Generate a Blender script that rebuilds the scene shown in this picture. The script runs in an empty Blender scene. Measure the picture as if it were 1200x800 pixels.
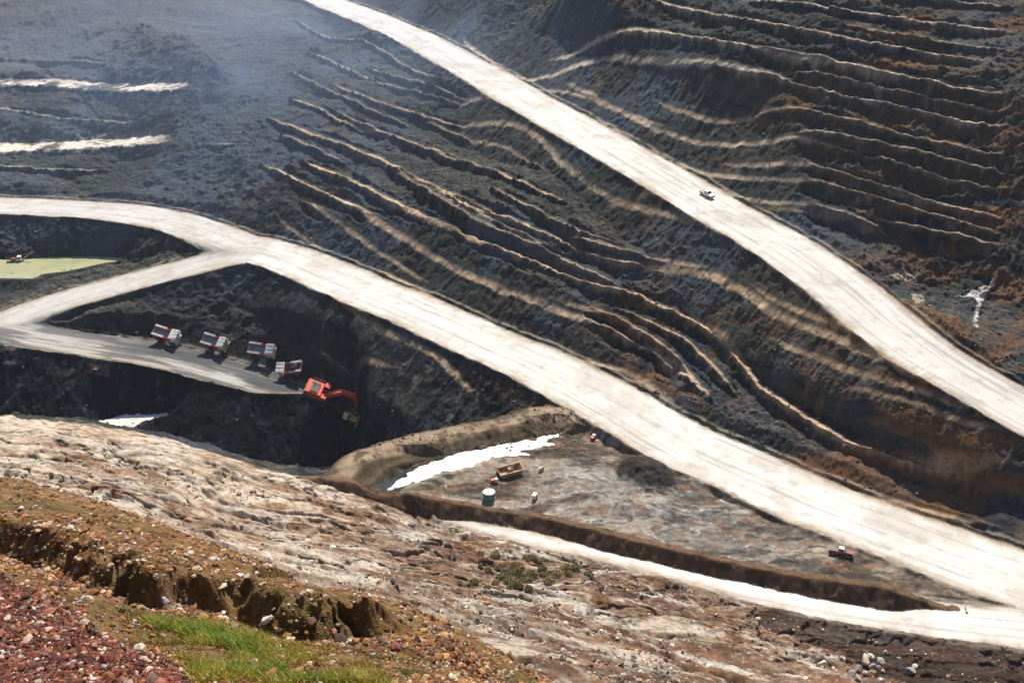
import bpy, bmesh, math, random, time
import numpy as np
T0 = time.time()
C = bpy.context.scene.collection
rnd = random.Random(7)

# ------------------------------------------------------------------ camera geometry
F, U0, V0 = 1287.0, 600.0, 400.0
PITCH = math.radians(25.0)
ZC = 165.0
CP, SP = math.cos(PITCH), math.sin(PITCH)

def ray(u, v):
    a, b = (u - U0) / F, (V0 - v) / F
    return np.array([a, CP + b * SP, -SP + b * CP])

def at(u, v, z):                      # world xy of a sight line at height z
    d = ray(u, v)
    t = (z - ZC) / d[2]
    return d[0] * t, d[1] * t, z

def hid(u, y, z):                     # a point that other ground hides: image column, distance, height
    d = ray(u, 400)
    return d[0] / d[1] * y, y, z

# ------------------------------------------------------------------ noise
def _hash(i, j, s):
    h = (i * np.int64(374761393) + j * np.int64(668265263) + np.int64(s) * np.int64(2246822519)) & np.int64(0xFFFFFFFF)
    h = ((h ^ (h >> 13)) * np.int64(1274126177)) & np.int64(0xFFFFFFFF)
    h = h ^ (h >> 16)
    return (h & np.int64(0xFFFFFF)).astype(np.float32) / np.float32(0xFFFFFF)

def noise(x, y, s=0):                 # value noise 0..1
    xf, yf = np.floor(x), np.floor(y)
    i, j = xf.astype(np.int64), yf.astype(np.int64)
    fx, fy = (x - xf).astype(np.float32), (y - yf).astype(np.float32)
    fx = fx * fx * fx * (fx * (fx * 6 - 15) + 10)
    fy = fy * fy * fy * (fy * (fy * 6 - 15) + 10)
    a, b = _hash(i, j, s), _hash(i + 1, j, s)
    c, d = _hash(i, j + 1, s), _hash(i + 1, j + 1, s)
    return (a + (b - a) * fx) * (1 - fy) + (c + (d - c) * fx) * fy

def fbm(x, y, s=0, o=4, g=0.5):
    t, a, n = 0, 1.0, 0
    for k in range(o):
        t = t + a * noise(x, y, s + 17 * k)
        n += a
        a *= g
        x, y = x * 2.03 + 11.3, y * 2.03 - 7.7
    return t / n

def sst(x, a, b):
    t = np.clip((x - a) / (b - a), 0, 1)
    return t * t * (3 - 2 * t)

# ------------------------------------------------------------------ the layout of the pit
ROADS = {   # name: (half width, [(u, v, z)...])
    'high': (11.0, [(330, -26, 87), (380, 0, 80), (450, 28, 78), (520, 62, 75), (600, 108, 71), (680, 153, 67), (760, 198, 63),
                    (840, 245, 58.5), (920, 291, 54), (985, 336, 50), (1040, 382, 46), (1090, 418, 43), (1150, 454, 39),
                    (1215, 490, 35), (1300, 530, 31)]),
    'upper': (9.5, [(-140, 236, 36), (-60, 238, 36), (0, 241, 36), (80, 244, 36), (150, 250, 35), (210, 261, 34), (255, 277, 33), (295, 291, 32),
                    (340, 304, 31.5), (400, 328, 30)]),
    'mid': (11.0, [(295, 291, 32), (340, 304, 31.5), (400, 328, 30), (480, 361, 28.5), (560, 397, 27), (640, 432, 25.5), (720, 474, 24),
                   (800, 520, 22.5), (880, 556, 21), (960, 590, 20), (1040, 620, 19), (1120, 650, 18.3), (1200, 678, 18), (1300, 712, 18)]),
    'spur': (8.5, [(345, 306, 31.3), (310, 297, 31.8), (280, 299, 31.5), (220, 313, 29), (150, 331, 26), (80, 350, 23), (40, 363, 21), (5, 375, 19.7), (-60, 388, 18.5), (-140, 400, 18)]),
    'ramp': (7.5, [(-10, 385, 19.3), (20, 390, 18.9), (60, 397, 18), (130, 407, 16), (200, 419, 13), (270, 437, 10), (330, 452, 7), (372, 460, 6)]),
    'low': (5.0, [(520, 606, 20.5), (560, 617, 20.3), (630, 632, 20), (700, 645, 19.7), (800, 668, 19.3), (900, 692, 19), (1000, 711, 18.6), (1090, 724, 18.3),
                  (1200, 736, 18), (1300, 748, 18)]),
}
LOW_W = [1.0, 1.6, 2.6, 3.4, 4.2, 5.2, 5.8, 6.0, 6.5, 7.0]
ROAD_CTRL = [p for k, r in ROADS.items() for p in r[1]]

CTRL = [at(*p) for p in [
    # wall left of and between the two haul roads
    (330, 0, 79), (330, 50, 72), (330, 100, 65), (330, 150, 57), (330, 200, 48), (330, 250, 39),
    (434, 220, 49), (560, 240, 52), (640, 230, 55), (800, 416, 31), (800, 365, 38.5), (800, 316, 46), (1000, 430, 35), (1000, 520, 26.5), (1150, 540, 27), (1100, 600, 19.5),
    (900, 450, 30),
    # terraces on the left
    (0, 215, 39), (100, 215, 39), (200, 222, 39), (0, 185, 45), (100, 185, 45), (0, 160, 49), (100, 160, 49), (0, 130, 56), (100, 130, 56), (0, 105, 60),
    (100, 105, 60), (0, 85, 64), (100, 85, 64), (0, 60, 68), (100, 60, 69), (200, 60, 72), (0, 0, 84), (100, 0, 86), (220, 0, 86), (250, 70, 69), (250, 130, 58),
    (250, 190, 46), (255, 235, 37.5),
    # high wall behind the upper road
    (500, 0, 92.5), (600, 60, 84.5), (600, 30, 90), (600, 0, 101), (700, 50, 91), (700, 110, 76.6), (700, 0, 104.5), (800, 0, 107), (800, 100, 86), (800, 160, 73), (1000, 0, 112), (1000, 100, 91), (1000, 200, 70), (1000, 250, 60), (1000, 300, 53.5), (1200, 0, 112),
    (1200, 100, 92), (1200, 200, 72), (1200, 300, 53.5), (1160, 300, 52.5), (1060, 330, 45.5), (1160, 335, 46), (1200, 350, 45), (1200, 400, 42), (1200, 450, 38), (1120, 345, 44),
    # pond hollow
    (0, 322, 24), (75, 318, 24), (140, 306, 24), (0, 304, 24), (80, 304, 24), (150, 301, 24.5), (0, 264, 33), (100, 266, 33), (200, 272, 32.5), (-100, 312, 24), (0, 343, 22.3),
    # pit
    (250, 370, 19.5), (200, 385, 18), (330, 372, 20.5), (330, 345, 24.8), (370, 365, 23), (400, 390, 20), (440, 440, 14), (300, 392, 16.5), (250, 400, 14.5), (420, 430, 13), (480, 470, 8), (560, 470, 18), (640, 466, 22), (500, 497, 5.5), (400, 480, 0),
    (430, 520, -8), (300, 482, 0), (350, 540, -12), (200, 450, 8), (200, 490, -3), (100, 440, 11), (100, 480, 0), (0, 430, 15), (0, 470, 5), (370, 475, 3.5), (400, 455, 6.5),
    # flat ground between the bunds
    (500, 540, 21.5), (600, 560, 21), (700, 520, 22), (800, 580, 21), (900, 640, 19.6), (1000, 670, 19), (1100, 690, 18.5), (700, 610, 20.5), (460, 570, 21.5), (640, 500, 22), (560, 515, 22),
    # pale slope
    (0, 490, 42), (80, 497, 42), (150, 507, 40), (250, 531, 33), (330, 554, 27), (0, 540, 58), (150, 560, 56), (250, 590, 48), (350, 600, 38), (450, 602, 27), (450, 640, 34),
    (600, 640, 26), (600, 690, 40), (750, 690, 29), (750, 750, 50), (900, 735, 24), (900, 770, 40), (1050, 755, 22), (1050, 800, 38), (1200, 765, 18), (1200, 800, 29),
    (540, 790, 140), (620, 790, 116), (700, 790, 93), (800, 800, 74), (900, 800, 56), (1000, 800, 44), (520, 700, 71), (450, 680, 58), (600, 740, 78), (700, 740, 63),
    # foreground bank
    (-200, 800, 151), (0, 800, 150.4), (300, 800, 149.5), (450, 800, 147), (0, 660, 144.4), (150, 710, 145), (300, 745, 144.9), (450, 757, 142.9), (560, 800, 138),
    (0, 570, 132), (0, 630, 138), (150, 660, 138.5), (150, 620, 134.5), (300, 700, 139), (300, 668, 134), (420, 728, 140), (420, 703, 137), (505, 757, 141.2), (500, 736, 139.4), (545, 742, 130),
]] + [hid(*p) for p in [
    (0, 70, 118), (200, 60, 122), (400, 52, 122), (100, 110, 88), (300, 90, 96), (450, 70, 104), (-200, 60, 124), (-200, 120, 86), (-200, 200, 50), (-200, 300, 8),
    (200, 240, 25), (150, 240, 27), (300, 245, 15), (0, 240, 32), (0, 265, 12), (440, 262, 4), (520, 267, 8), (600, 268, 17), (150, 270, 3), (300, 268, -6),
    (600, 0.5, 163.0), (600, 5, 158.8), (0, 5, 158.8), (1200, 5, 155.5), (1400, 5, 155), (1400, 12, 146), (1400, 22, 135), (600, 11, 153.2), (0, 11, 153.4), (-200, 11, 153.4), (1200, 11, 147), (1200, 30, 127), (1200, 60, 104), (1200, 100, 70), (1000, 60, 102), (1000, 100, 70),
    (800, 20, 146), (800, 45, 120), (1000, 25, 139), (1400, 40, 122), (1400, 110, 60), (1400, 170, 20), (1400, 200, 19), (1400, 250, 45), (1400, 300, 85), (1400, 360, 130),
    (600, 700, 140), (1000, 560, 150), (1200, 520, 150), (300, 900, 120), (0, 800, 118), (-200, 800, 118), (-200, 560, 84), (-200, 430, 45), (600, 1500, 150), (0, 2000, 150), (1200, 2000, 160), (600, 3000, 150),
    (100, 640, 96), (300, 700, 97),
]] + [at(*p) for p in ROAD_CTRL]

# ------------------------------------------------------------------ base surface: thin plate through the control points
AZMAX = 0.72
def to_pl(x, y):
    return np.arctan2(x, y), np.log(np.maximum(np.hypot(x, y), 0.3))

P = np.array(CTRL)
pa, pl = to_pl(P[:, 0], P[:, 1])
Q = np.stack([pa, pl], 1)
_, keep = np.unique(np.round(Q, 3), axis=0, return_index=True)
Q, PZ = Q[keep], P[keep, 2]
def kern(A, B):
    d2 = ((A[:, None, :] - B[None, :, :]) ** 2).sum(2)
    return 0.5 * d2 * np.log(d2 + 1e-12)
N = len(Q)
A = np.zeros((N + 3, N + 3))
A[:N, :N] = kern(Q, Q) + np.eye(N) * 2e-5
A[:N, N] = 1; A[:N, N + 1:] = Q
A[N, :N] = 1; A[N + 1:, :N] = Q.T
sol = np.linalg.solve(A, np.concatenate([PZ, [0, 0, 0]]))
GA = np.linspace(-AZMAX, AZMAX, 360)
GL = np.linspace(math.log(0.4), math.log(3500), 620)
gz = np.zeros((len(GL), len(GA)))
for i in range(len(GL)):
    pts = np.stack([GA, np.full_like(GA, GL[i])], 1)
    gz[i] = kern(pts, Q) @ sol[:N] + sol[N] + pts @ sol[N + 1:]
def base_z(x, y):
    a, l = to_pl(x, y)
    fa = (np.clip(a, -AZMAX, AZMAX) + AZMAX) / (2 * AZMAX) * (len(GA) - 1)
    fl = (np.clip(l, GL[0], GL[-1]) - GL[0]) / (GL[-1] - GL[0]) * (len(GL) - 1)
    i = np.minimum(fl.astype(int), len(GL) - 2); j = np.minimum(fa.astype(int), len(GA) - 2)
    tl, ta = fl - i, fa - j
    z = (gz[i, j] * (1 - ta) + gz[i, j + 1] * ta) * (1 - tl) + (gz[i + 1, j] * (1 - ta) + gz[i + 1, j + 1] * ta) * tl
    plat = 163.4 + 6 * sst(l, 2, 6)
    w = sst(np.abs(a), 0.85, 1.7)
    return z * (1 - w) + plat * w

def hit_fn(u, v, zf, y0=40.0):
    d = ray(u, v)
    ts = np.exp(np.linspace(math.log(y0), math.log(1400), 4000)) / d[1]
    x, y, z = d[0] * ts, d[1] * ts, ZC + d[2] * ts
    k = np.argmax(z < zf(x, y))
    return x[k], y[k], z[k]

# ------------------------------------------------------------------ the terrain grid: polar about the viewpoint's foot
def seg(a, b, n):
    return np.exp(np.linspace(math.log(a), math.log(b), n, endpoint=False))
RR = np.concatenate([seg(0.5, 11, 50), seg(11, 20, 160), seg(20, 60, 420), seg(60, 150, 260), seg(150, 250, 430), seg(250, 440, 760), seg(440, 560, 320), seg(560, 720, 130), seg(720, 3200, 70), [3200.]])
AA = np.concatenate([np.linspace(-math.pi, -0.62, 60, endpoint=False), np.linspace(-0.62, 0.60, 1560, endpoint=False), np.linspace(0.60, math.pi, 60)])
NR, NA = len(RR), len(AA)
X = (RR[:, None] * np.sin(AA)[None, :]).ravel()
Y = (RR[:, None] * np.cos(AA)[None, :]).ravel()
Z = base_z(X, Y)
R_ = np.repeat(RR, NA)
print('grid', NR, NA, time.time() - T0)

def resample(pts, n=None, step=3.0):
    pts = np.array(pts, float)
    # Catmull-Rom through the points
    out = []
    p = np.vstack([2 * pts[0] - pts[1], pts, 2 * pts[-1] - pts[-2]])
    for i in range(1, len(p) - 2):
        m = max(2, int(np.linalg.norm(p[i + 1, :2] - p[i, :2]) / step))
        for k in range(m):
            t = k / m
            out.append(0.5 * ((2 * p[i]) + (-p[i - 1] + p[i + 1]) * t + (2 * p[i - 1] - 5 * p[i] + 4 * p[i + 1] - p[i + 2]) * t * t
                              + (-p[i - 1] + 3 * p[i] - 3 * p[i + 1] + p[i + 2]) * t ** 3))
    out.append(pts[-1])
    return np.array(out)

def line_dist(pts, rad):
    """index of grid points within rad of the polyline, their distance, signed side, interpolated extra columns and arc length"""
    pts = np.asarray(pts)
    lo, hi = pts[:, :2].min(0) - rad, pts[:, :2].max(0) + rad
    sub = np.nonzero((X > lo[0]) & (X < hi[0]) & (Y > lo[1]) & (Y < hi[1]))[0]
    x, y = X[sub], Y[sub]
    best = np.full(len(sub), 1e9); side = np.zeros(len(sub)); ext = np.zeros((len(sub), pts.shape[1] - 2)); arc = np.zeros(len(sub))
    L = 0.0
    for a, b in zip(pts[:-1], pts[1:]):
        dx, dy = b[0] - a[0], b[1] - a[1]
        ln = math.hypot(dx, dy)
        if ln < 1e-6: continue
        m = np.nonzero((x > min(a[0], b[0]) - rad) & (x < max(a[0], b[0]) + rad) & (y > min(a[1], b[1]) - rad) & (y < max(a[1], b[1]) + rad))[0]
        xm, ym = x[m] - a[0], y[m] - a[1]
        t = np.clip((xm * dx + ym * dy) / ln ** 2, 0, 1)
        d = np.hypot(xm - t * dx, ym - t * dy)
        k = d < best[m]
        mk, tk = m[k], t[k]
        best[mk] = d[k]
        side[mk] = np.sign(dx * ym[k] - dy * xm[k])
        ext[mk] = a[None, 2:] + (b - a)[None, 2:] * tk[:, None]
        arc[mk] = L + tk * ln
        L += ln
    ok = best < rad
    return sub[ok], best[ok], side[ok], ext[ok], arc[ok]

tflat = np.zeros_like(Z); tread = np.zeros_like(Z); tread_hue = np.zeros_like(Z)
# wandering of the slopes before the benches are cut
und = (fbm(X / 22, Y / 22, 3, 4) - 0.5)
Z += und * 5.0 * sst(R_, 60, 130) * (0.35 + 0.65 * sst(R_, 230, 300))
Z += (fbm(X / 6, Y / 6, 5, 3) - 0.5) * 1.2 * sst(R_, 25, 80)

gi_az = lambda a: np.interp(a, AA, np.arange(NA))
gi_r = lambda r: np.interp(np.log(r), np.log(RR), np.arange(NR))
def grid_z(x, y, zz=None):
    x, y = np.asarray(x, float), np.asarray(y, float)
    fa, fr = gi_az(np.arctan2(x, y)), gi_r(np.hypot(x, y))
    j, i = np.minimum(fa.astype(int), NA - 2), np.minimum(fr.astype(int), NR - 2)
    ta, tr = fa - j, fr - i
    G = (Z if zz is None else zz).reshape(NR, NA)
    return (G[i, j] * (1 - ta) + G[i, j + 1] * ta) * (1 - tr) + (G[i + 1, j] * (1 - ta) + G[i + 1, j + 1] * ta) * tr

BENCH = [   # (half width, hue 0 tan .. 1 pale grey-white, strength, pixels)
    (1.8, .55, .9, [(629, 7), (687, 18), (737, 29), (800, 40), (867, 51), (959, 66), (1002, 76), (1070, 88), (1137, 101), (1210, 112)]),
    (1.8, .7, .9, [(538, 15), (612, 27), (680, 37), (714, 44), (800, 62), (891, 84), (945, 96), (1002, 111), (1087, 125), (1210, 149)]),
    (1.8, .6, .9, [(751, 0), (800, 6), (860, 18), (925, 32), (969, 40), (1030, 51), (1104, 61), (1180, 75)]),
    (1.6, .6, .8, [(857, 0), (935, 3), (989, 12), (1070, 24), (1210, 40)]),
    (1.4, .5, .8, [(1000, -4), (1100, 0), (1210, 8)]),
    (1.4, .5, .7, [(650, 60), (690, 82), (724, 101), (778, 111), (800, 121), (867, 138), (935, 154), (1002, 169), (1070, 192), (1137, 206), (1210, 222)]),
    (1.4, .5, .6, [(830, 150), (894, 172), (969, 196), (1002, 206), (1053, 226), (1120, 241), (1210, 262)]),
    (1.2, .3, .45, [(870, 205), (918, 229), (1009, 260), (1060, 285)]),
    (1.3, .3, .5, [(760, 84), (850, 105), (940, 125), (1002, 140), (1090, 165), (1210, 185)]),
    (1.2, .3, .8, [(1118, 372), (1160, 384), (1210, 400)]),
    (1.3, .3, .7, [(424, 287), (467, 304), (528, 333), (562, 346), (592, 368), (602, 375), (653, 395), (720, 416), (764, 436), (795, 466), (808, 484)]),
    (1.9, .35, .8, [(297, 186), (350, 207), (400, 227), (461, 260), (535, 298), (575, 314), (636, 341), (687, 362), (737, 385), (800, 416), (822, 440), (833, 465), (850, 488)]),
    (2.1, .15, .85, [(340, 185), (400, 204), (434, 220), (518, 254), (589, 281), (653, 308), (720, 333), (800, 365), (837, 378), (852, 395), (867, 419), (888, 446), (925, 476), (960, 500), (1010, 522), (1100, 545), (1210, 574)]),
    (2.0, .2, .8, [(304, 135), (350, 150), (400, 167), (437, 179), (500, 212), (560, 240), (620, 265), (700, 290), (754, 304), (800, 316), (840, 331), (881, 355), (901, 389), (935, 412), (975, 436), (1050, 468), (1120, 492), (1210, 518)]),
    (1.6, .2, .6, [(330, 110), (400, 138), (470, 160), (532, 182), (602, 206), (640, 226), (690, 247)]),
    (1.8, .3, .6, [(380, 95), (461, 125), (545, 149), (600, 166), (623, 174), (670, 200), (705, 234), (750, 255), (800, 272), (850, 292), (900, 322), (935, 352)]),
    (1.0, .4, .45, [(940, 322), (969, 352), (989, 385), (1036, 419), (1087, 450), (1137, 477), (1210, 512)]),
    (1.6, .4, .5, [(350, 60), (420, 85), (500, 105), (560, 128), (620, 152)]),
    (1.3, .5, .5, [(345, 20), (400, 45), (460, 66), (520, 95)]),
    (6.5, 1.0, 1.0, [(-80, 96), (0, 97), (60, 98), (120, 103), (160, 105), (237, 104)]),
    (6.5, .9, .9, [(-80, 172), (0, 173), (80, 171), (150, 164), (216, 161)]),
    (1.5, .8, .6, [(-80, 124), (0, 127), (60, 136), (110, 142), (178, 143)]),
    (1.5, .7, .6, [(-80, 66), (0, 66), (70, 71), (138, 74)]),
    (1.5, .7, .5, [(-60, 190), (0, 192), (80, 200), (150, 196)]),
    (1.3, .5, .5, [(225, 166), (300, 169)]),
    (1.2, .35, .5, [(470, 205), (520, 228), (570, 252), (620, 278), (680, 305)]),
    (1.2, .2, .5, [(560, 215), (620, 240), (670, 262), (720, 285), (760, 298)]),
    (1.2, .35, .5, [(380, 122), (440, 150), (500, 172), (560, 194)]),
    (1.2, .2, .6, [(700, 347), (760, 372), (810, 396), (840, 425), (858, 455), (882, 482)]),
    (1.2, .1, .6, [(862, 345), (900, 368), (930, 395), (980, 425), (1040, 450), (1100, 470)]),
    (1.1, .5, .6, [(900, 74), (1000, 92), (1080, 106), (1210, 130)]),
    (1.1, .5, .6, [(900, 143), (980, 156), (1080, 178), (1210, 204)]),
    (1.1, .4, .5, [(930, 205), (1000, 222), (1100, 250), (1210, 284)]),
    (1.1, .5, .5, [(420, 75), (480, 95), (540, 115), (590, 138)]),
    (1.2, .3, .55, [(340, 225), (380, 245), (430, 270), (480, 297), (520, 318)]),
    (1.1, .3, .5, [(310, 240), (360, 265), (410, 290)]),
    (1.1, .2, .5, [(960, 470), (1020, 490), (1100, 515), (1210, 545)]),
    (1.1, .1, .6, [(860, 520), (920, 545), (1000, 565), (1080, 590), (1210, 625)]),
    (1.0, .1, .45, [(420, 395), (470, 425), (520, 452), (550, 470)]),
    (1.3, .5, .6, [(560, 44), (620, 64), (680, 86), (740, 102), (800, 116)]),
    (1.3, .5, .6, [(690, 112), (760, 137), (830, 163), (900, 191), (960, 216), (1020, 232)]),
    (1.3, .5, .6, [(745, 152), (800, 172), (860, 196), (930, 226), (1000, 254), (1070, 280)]),
    (1.2, .5, .6, [(860, 50), (930, 62), (1010, 80), (1100, 97), (1210, 118)]),
    (1.2, .5, .5, [(960, 24), (1040, 38), (1120, 50), (1210, 62)]),
    (1.2, .4, .5, [(1000, 245), (1070, 262), (1140, 276), (1210, 296)]),
    (1.3, .2, .55, [(880, 395), (920, 430), (980, 462), (1050, 488), (1130, 508), (1210, 534)]),
    (1.2, .2, .5, [(620, 330), (680, 352), (740, 376), (790, 402), (812, 430), (820, 455)]),
    (1.2, .3, .5, [(450, 190), (500, 222), (560, 256), (620, 284), (680, 312), (750, 338)]),
    (1.2, .3, .5, [(640, 268), (700, 282), (760, 300), (830, 322), (865, 338)]),
    (1.2, .4, .5, [(480, 130), (540, 160), (590, 180), (650, 205)]),
    (1.2, .5, .5, [(330, 80), (390, 108), (450, 135), (500, 152)]),
    (1.2, .5, .5, [(320, 150), (370, 172), (420, 196)]),
    (1.6, .15, .75, [(346, 335), (370, 352), (402, 376), (444, 402), (494, 439), (535, 466), (578, 488)]),
    (1.6, .15, .65, [(335, 378), (365, 402), (400, 425), (444, 463), (486, 490)]),
    (1.4, .6, .5, [(566, 425), (592, 441), (640, 470)]),
]
pts = resample([hit_fn(u, v, grid_z, 200.0) for u, v in [(120, 22), (165, 45), (195, 60), (218, 80), (250, 104), (290, 128)]], step=4.0)
idx, d, sd, ext, arc = line_dist(pts, 45)
Z[idx] += 9.0 * np.exp(-(np.maximum(0, d - 2) / np.where(sd > 0, 9, 22)) ** 1.3) * sst(arc, 0, 50) * sst(arc.max() - arc, 0, 30) * (.6 + .8 * fbm(X[idx] / 15, Y[idx] / 15, 13, 3))
Z0 = Z.copy()
def Z_grid0(x, y): return grid_z(x, y, Z0)
for w, hue, st, px in BENCH:
    pts = [hit_fn(u, v, Z_grid0, 60.0) for u, v in px]
    pts = resample(pts, step=4.0)
    for c_ in (0, 1):
        pts[:, c_] = np.convolve(np.pad(pts[:, c_], 3, mode='edge'), np.ones(7) / 7, 'valid')
    pts[:, 2] = Z_grid0(pts[:, 0], pts[:, 1])
    k = np.ones(9) / 9
    zp = np.pad(pts[:, 2], 4, mode='edge')
    pts[:, 2] = np.convolve(zp, k, 'valid')
    idx, d, sd, ext, arc = line_dist(pts, w + 11)
    L = arc.max()
    taper = sst(arc, 0, 12) * sst(L - arc, 0, 12)
    ww = w * (0.55 + 0.9 * fbm(arc / 9, arc * 0 + w * 31, 9, 3)) * (0.25 + 0.75 * taper) * .82
    S = 2.1 if hue < .8 else .9
    zl = ext[:, 0] + sd * d * 0.06 + (fbm(arc / 7, arc * 0 + w * 17, 15, 4, .6) - .5) * 1.6
    zc = zl + np.maximum(0, d - ww) * S
    zf = zl - np.maximum(0, d - ww) * S
    fall = sst(w + 11 - d, 0, 3) * taper
    zn = np.clip(Z[idx], zf, zc)
    Z[idx] = Z[idx] * (1 - fall) + zn * fall
    q = d * sd
    if hue < .8:
        dr = 2.3 * (.6 + .8 * fbm(arc / 12, arc * 0 + w * 13, 11, 3))
        Z[idx] -= dr * sst(-q, ww * .9, ww * .9 + 1.5) * np.exp(-np.maximum(0, -q - ww - 1.5) / 5) * fall * (.4 + .6 * st) * (.5 + .9 * fbm(X[idx] / 6, Y[idx] / 6, 17, 3))
    gap = .6 + .4 * sst(fbm(arc / 10, arc * 0 + w * 23 + L, 19, 3), .36, .52)
    st = st * gap
    tv = sst(q, -ww * 1.2 - .4, -ww * .95) * (1 - sst(q, -ww * .7 + 1.2 * (hue > .8) * ww, ww * .25 + 1.2 * (hue > .8) * ww)) * st * taper
    tw = (1 - sst(d, ww * .9, ww * 1.3 + .3)) * taper
    tflat[idx] = np.maximum(tflat[idx], tw)
    m = tv > tread[idx]
    tread[idx[m]] = tv[m]; tread_hue[idx[m]] = hue
print('benches', time.time() - T0)

# flutes and rills running down the faces
gr = np.gradient(Z.reshape(NR, NA), axis=0) / np.gradient(RR)[:, None]
ga = np.gradient(Z.reshape(NR, NA), axis=1) / (np.gradient(AA)[None, :] * RR[:, None])
slope = np.hypot(gr, ga).ravel()
tx, ty = 0.50, -0.866
S_, N_ = X * tx + Y * ty, X * ty - Y * tx
wall = sst(R_, 225, 260)
wx = (fbm(X / 14, Y / 14, 21, 3) - .5) * 10
rill = fbm((S_ + wx) / 3.2, (N_ + wx) / 14, 31, 4, .6) - .5
rill2 = fbm((S_ + wx * .5) / 1.1, N_ / 5, 37, 3, .6) - .5
sl = sst(slope, .35, .8)
rdg = 1 - np.abs(fbm((S_ + wx) / 5, N_ / 11, 43, 4, .55) - .5) * 4
tflat = np.clip(tflat, 0, 1)
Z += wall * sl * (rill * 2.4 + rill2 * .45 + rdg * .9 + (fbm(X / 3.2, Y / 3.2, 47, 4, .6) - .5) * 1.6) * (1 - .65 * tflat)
Z += wall * (fbm(X / 1.6, Y / 1.6, 41, 4, .65) - .5) * 1.15 * (1 - .45 * tflat)

# ---- roads flattened into the ground
road_id = np.zeros(len(Z), np.int8); road_edge = np.full(len(Z), 99.0); road_arc = np.zeros(len(Z)); road_side = np.zeros(len(Z))
ROADPTS, RD = {}, []
for ri, (name, (w, px)) in enumerate(ROADS.items(), 1):
    pts = np.array([list(at(*p)) + [LOW_W[i] if name == 'low' else w] for i, p in enumerate(px)])
    pts = resample(pts, step=1.2)
    ROADPTS[name] = pts
    idx, d, sd, ext, arc = line_dist(pts, w + 34)
    ww = ext[:, 1] * (0.93 + 0.14 * fbm(arc / 14 + sd * 50, arc * 0, 50 + ri, 3)) + (fbm(arc / 2.5 + sd * 70, arc * 0, 60 + ri, 2) - .5) * 0.5
    if name == 'ramp': ww = ww * (1 - .9 * sst(arc, arc.max() - 22, arc.max()))
    e = d - ww
    RD.append((ri, name, idx, e, ext[:, 0], arc, d * sd))
    m = e < road_edge[idx]
    mm = idx[m]
    road_edge[mm] = e[m]; road_arc[mm] = arc[m]; road_side[mm] = (d * sd)[m]
    road_id[mm] = ri
wsum = np.zeros(len(Z)); zsum = np.zeros(len(Z))
for ri, name, idx, e, zz, arc, q in RD:
    ww = np.exp(-(e - road_edge[idx]) / 1.6)
    wsum[idx] += ww; zsum[idx] += ww * zz
m = np.nonzero(road_edge < 30)[0]
zl = zsum[m] / wsum[m]; e = road_edge[m]; rid = road_id[m]; sdm = np.sign(road_side[m]); am = road_arc[m]
zn = np.clip(Z[m], zl - np.maximum(0, e - 1.0) * .95, zl + np.maximum(0, e - 1.5) * .95)
wr = np.exp(-((e - 1.3) / 0.7) ** 2) * (0.25 + 1.1 * fbm(am / 5 + sdm * 9, rid * 7.3, 70, 3)) * np.array([0, .9, .7, .9, .4, .4, 1.0])[rid]
wr *= np.where((rid == 6) & (sdm > 0), 0.0, 1.0)
ins = 1 - sst(e, -.2, 1.2)
zr = zl + (fbm(am / 30, road_side[m] / 1.3, 80, 3) - .5) * .10
new = (zn + wr) * (1 - ins) + zr * ins
f = sst(30 - e, 0, 14)
Z[m] = Z[m] * (1 - f) + new * f
road_id[road_edge >= 0] = 0
# ---- pools of milky water: level beds cut into the ground
POOLS = []
def pool(name, px, zp, label_kind, S=.7, rad=9):
    pg = np.array([at(u, v, zp) for u, v in px])
    pgc = resample(np.vstack([pg, pg[:1]]), step=.6)
    if label_kind != 'green':
        wob = np.stack([fbm(pgc[:, 0] / 1.6, pgc[:, 1] / 1.6, 63, 3), fbm(pgc[:, 0] / 1.6, pgc[:, 1] / 1.6, 65, 3)], 1) - .5
        pgc[:, :2] += wob * 2.6; pgc[-1] = pgc[0]
    idx, d, sd, ext, arc = line_dist(pgc, rad)
    ins_ = np.zeros(len(Z), bool); ins_[inside(pgc[:, :2])] = True
    e = d
    Sup = np.where(Y[idx] < np.median(pgc[:, 1]), .22, 1.6 if label_kind == 'green' else .8)
    zc = np.clip(Z[idx], zp + .02 - np.maximum(0, e - 1.0) * S, zp + .15 + np.maximum(0, e) * Sup)
    f = sst(rad - d, 0, 5) * sst(road_edge[idx], .6, 2.5)
    ins_ &= road_edge > 1.5
    Z[idx] = np.where(ins_[idx], np.minimum(Z[idx], zp - .25 * sst(d, 0, 1.5)), Z[idx] * (1 - f) + zc * f)
    k = np.nonzero(ins_)[0]
    dd = np.full(len(Z), 9.0); dd[idx] = d
    Z[k] = zp - .25 * sst(dd[k], 0, 1.5) + (fbm(X[k] / 2, Y[k] / 2, 61, 2) - .5) * .1
    POOLS.append((name, pgc, zp, label_kind))
def inside(pg, warp=0.0, freq=6.0, seed=0):
    lo, hi = pg.min(0) - warp - 1, pg.max(0) + warp + 1
    m = np.nonzero((X > lo[0]) & (X < hi[0]) & (Y > lo[1]) & (Y < hi[1]))[0]
    x = X[m] + (fbm(X[m] / freq, Y[m] / freq, 200 + seed, 3) - .5) * 2 * warp
    y = Y[m] + (fbm(X[m] / freq, Y[m] / freq, 300 + seed, 3) - .5) * 2 * warp
    c = np.zeros(len(m), bool)
    j = len(pg) - 1
    for i in range(len(pg)):
        xi, yi, xj, yj = *pg[i], *pg[j]
        c ^= ((yi > y) != (yj > y)) & (x < (xj - xi) * (y - yi) / (yj - yi + 1e-12) + xi)
        j = i
    return m[c]
print('roads', time.time() - T0)

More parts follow.
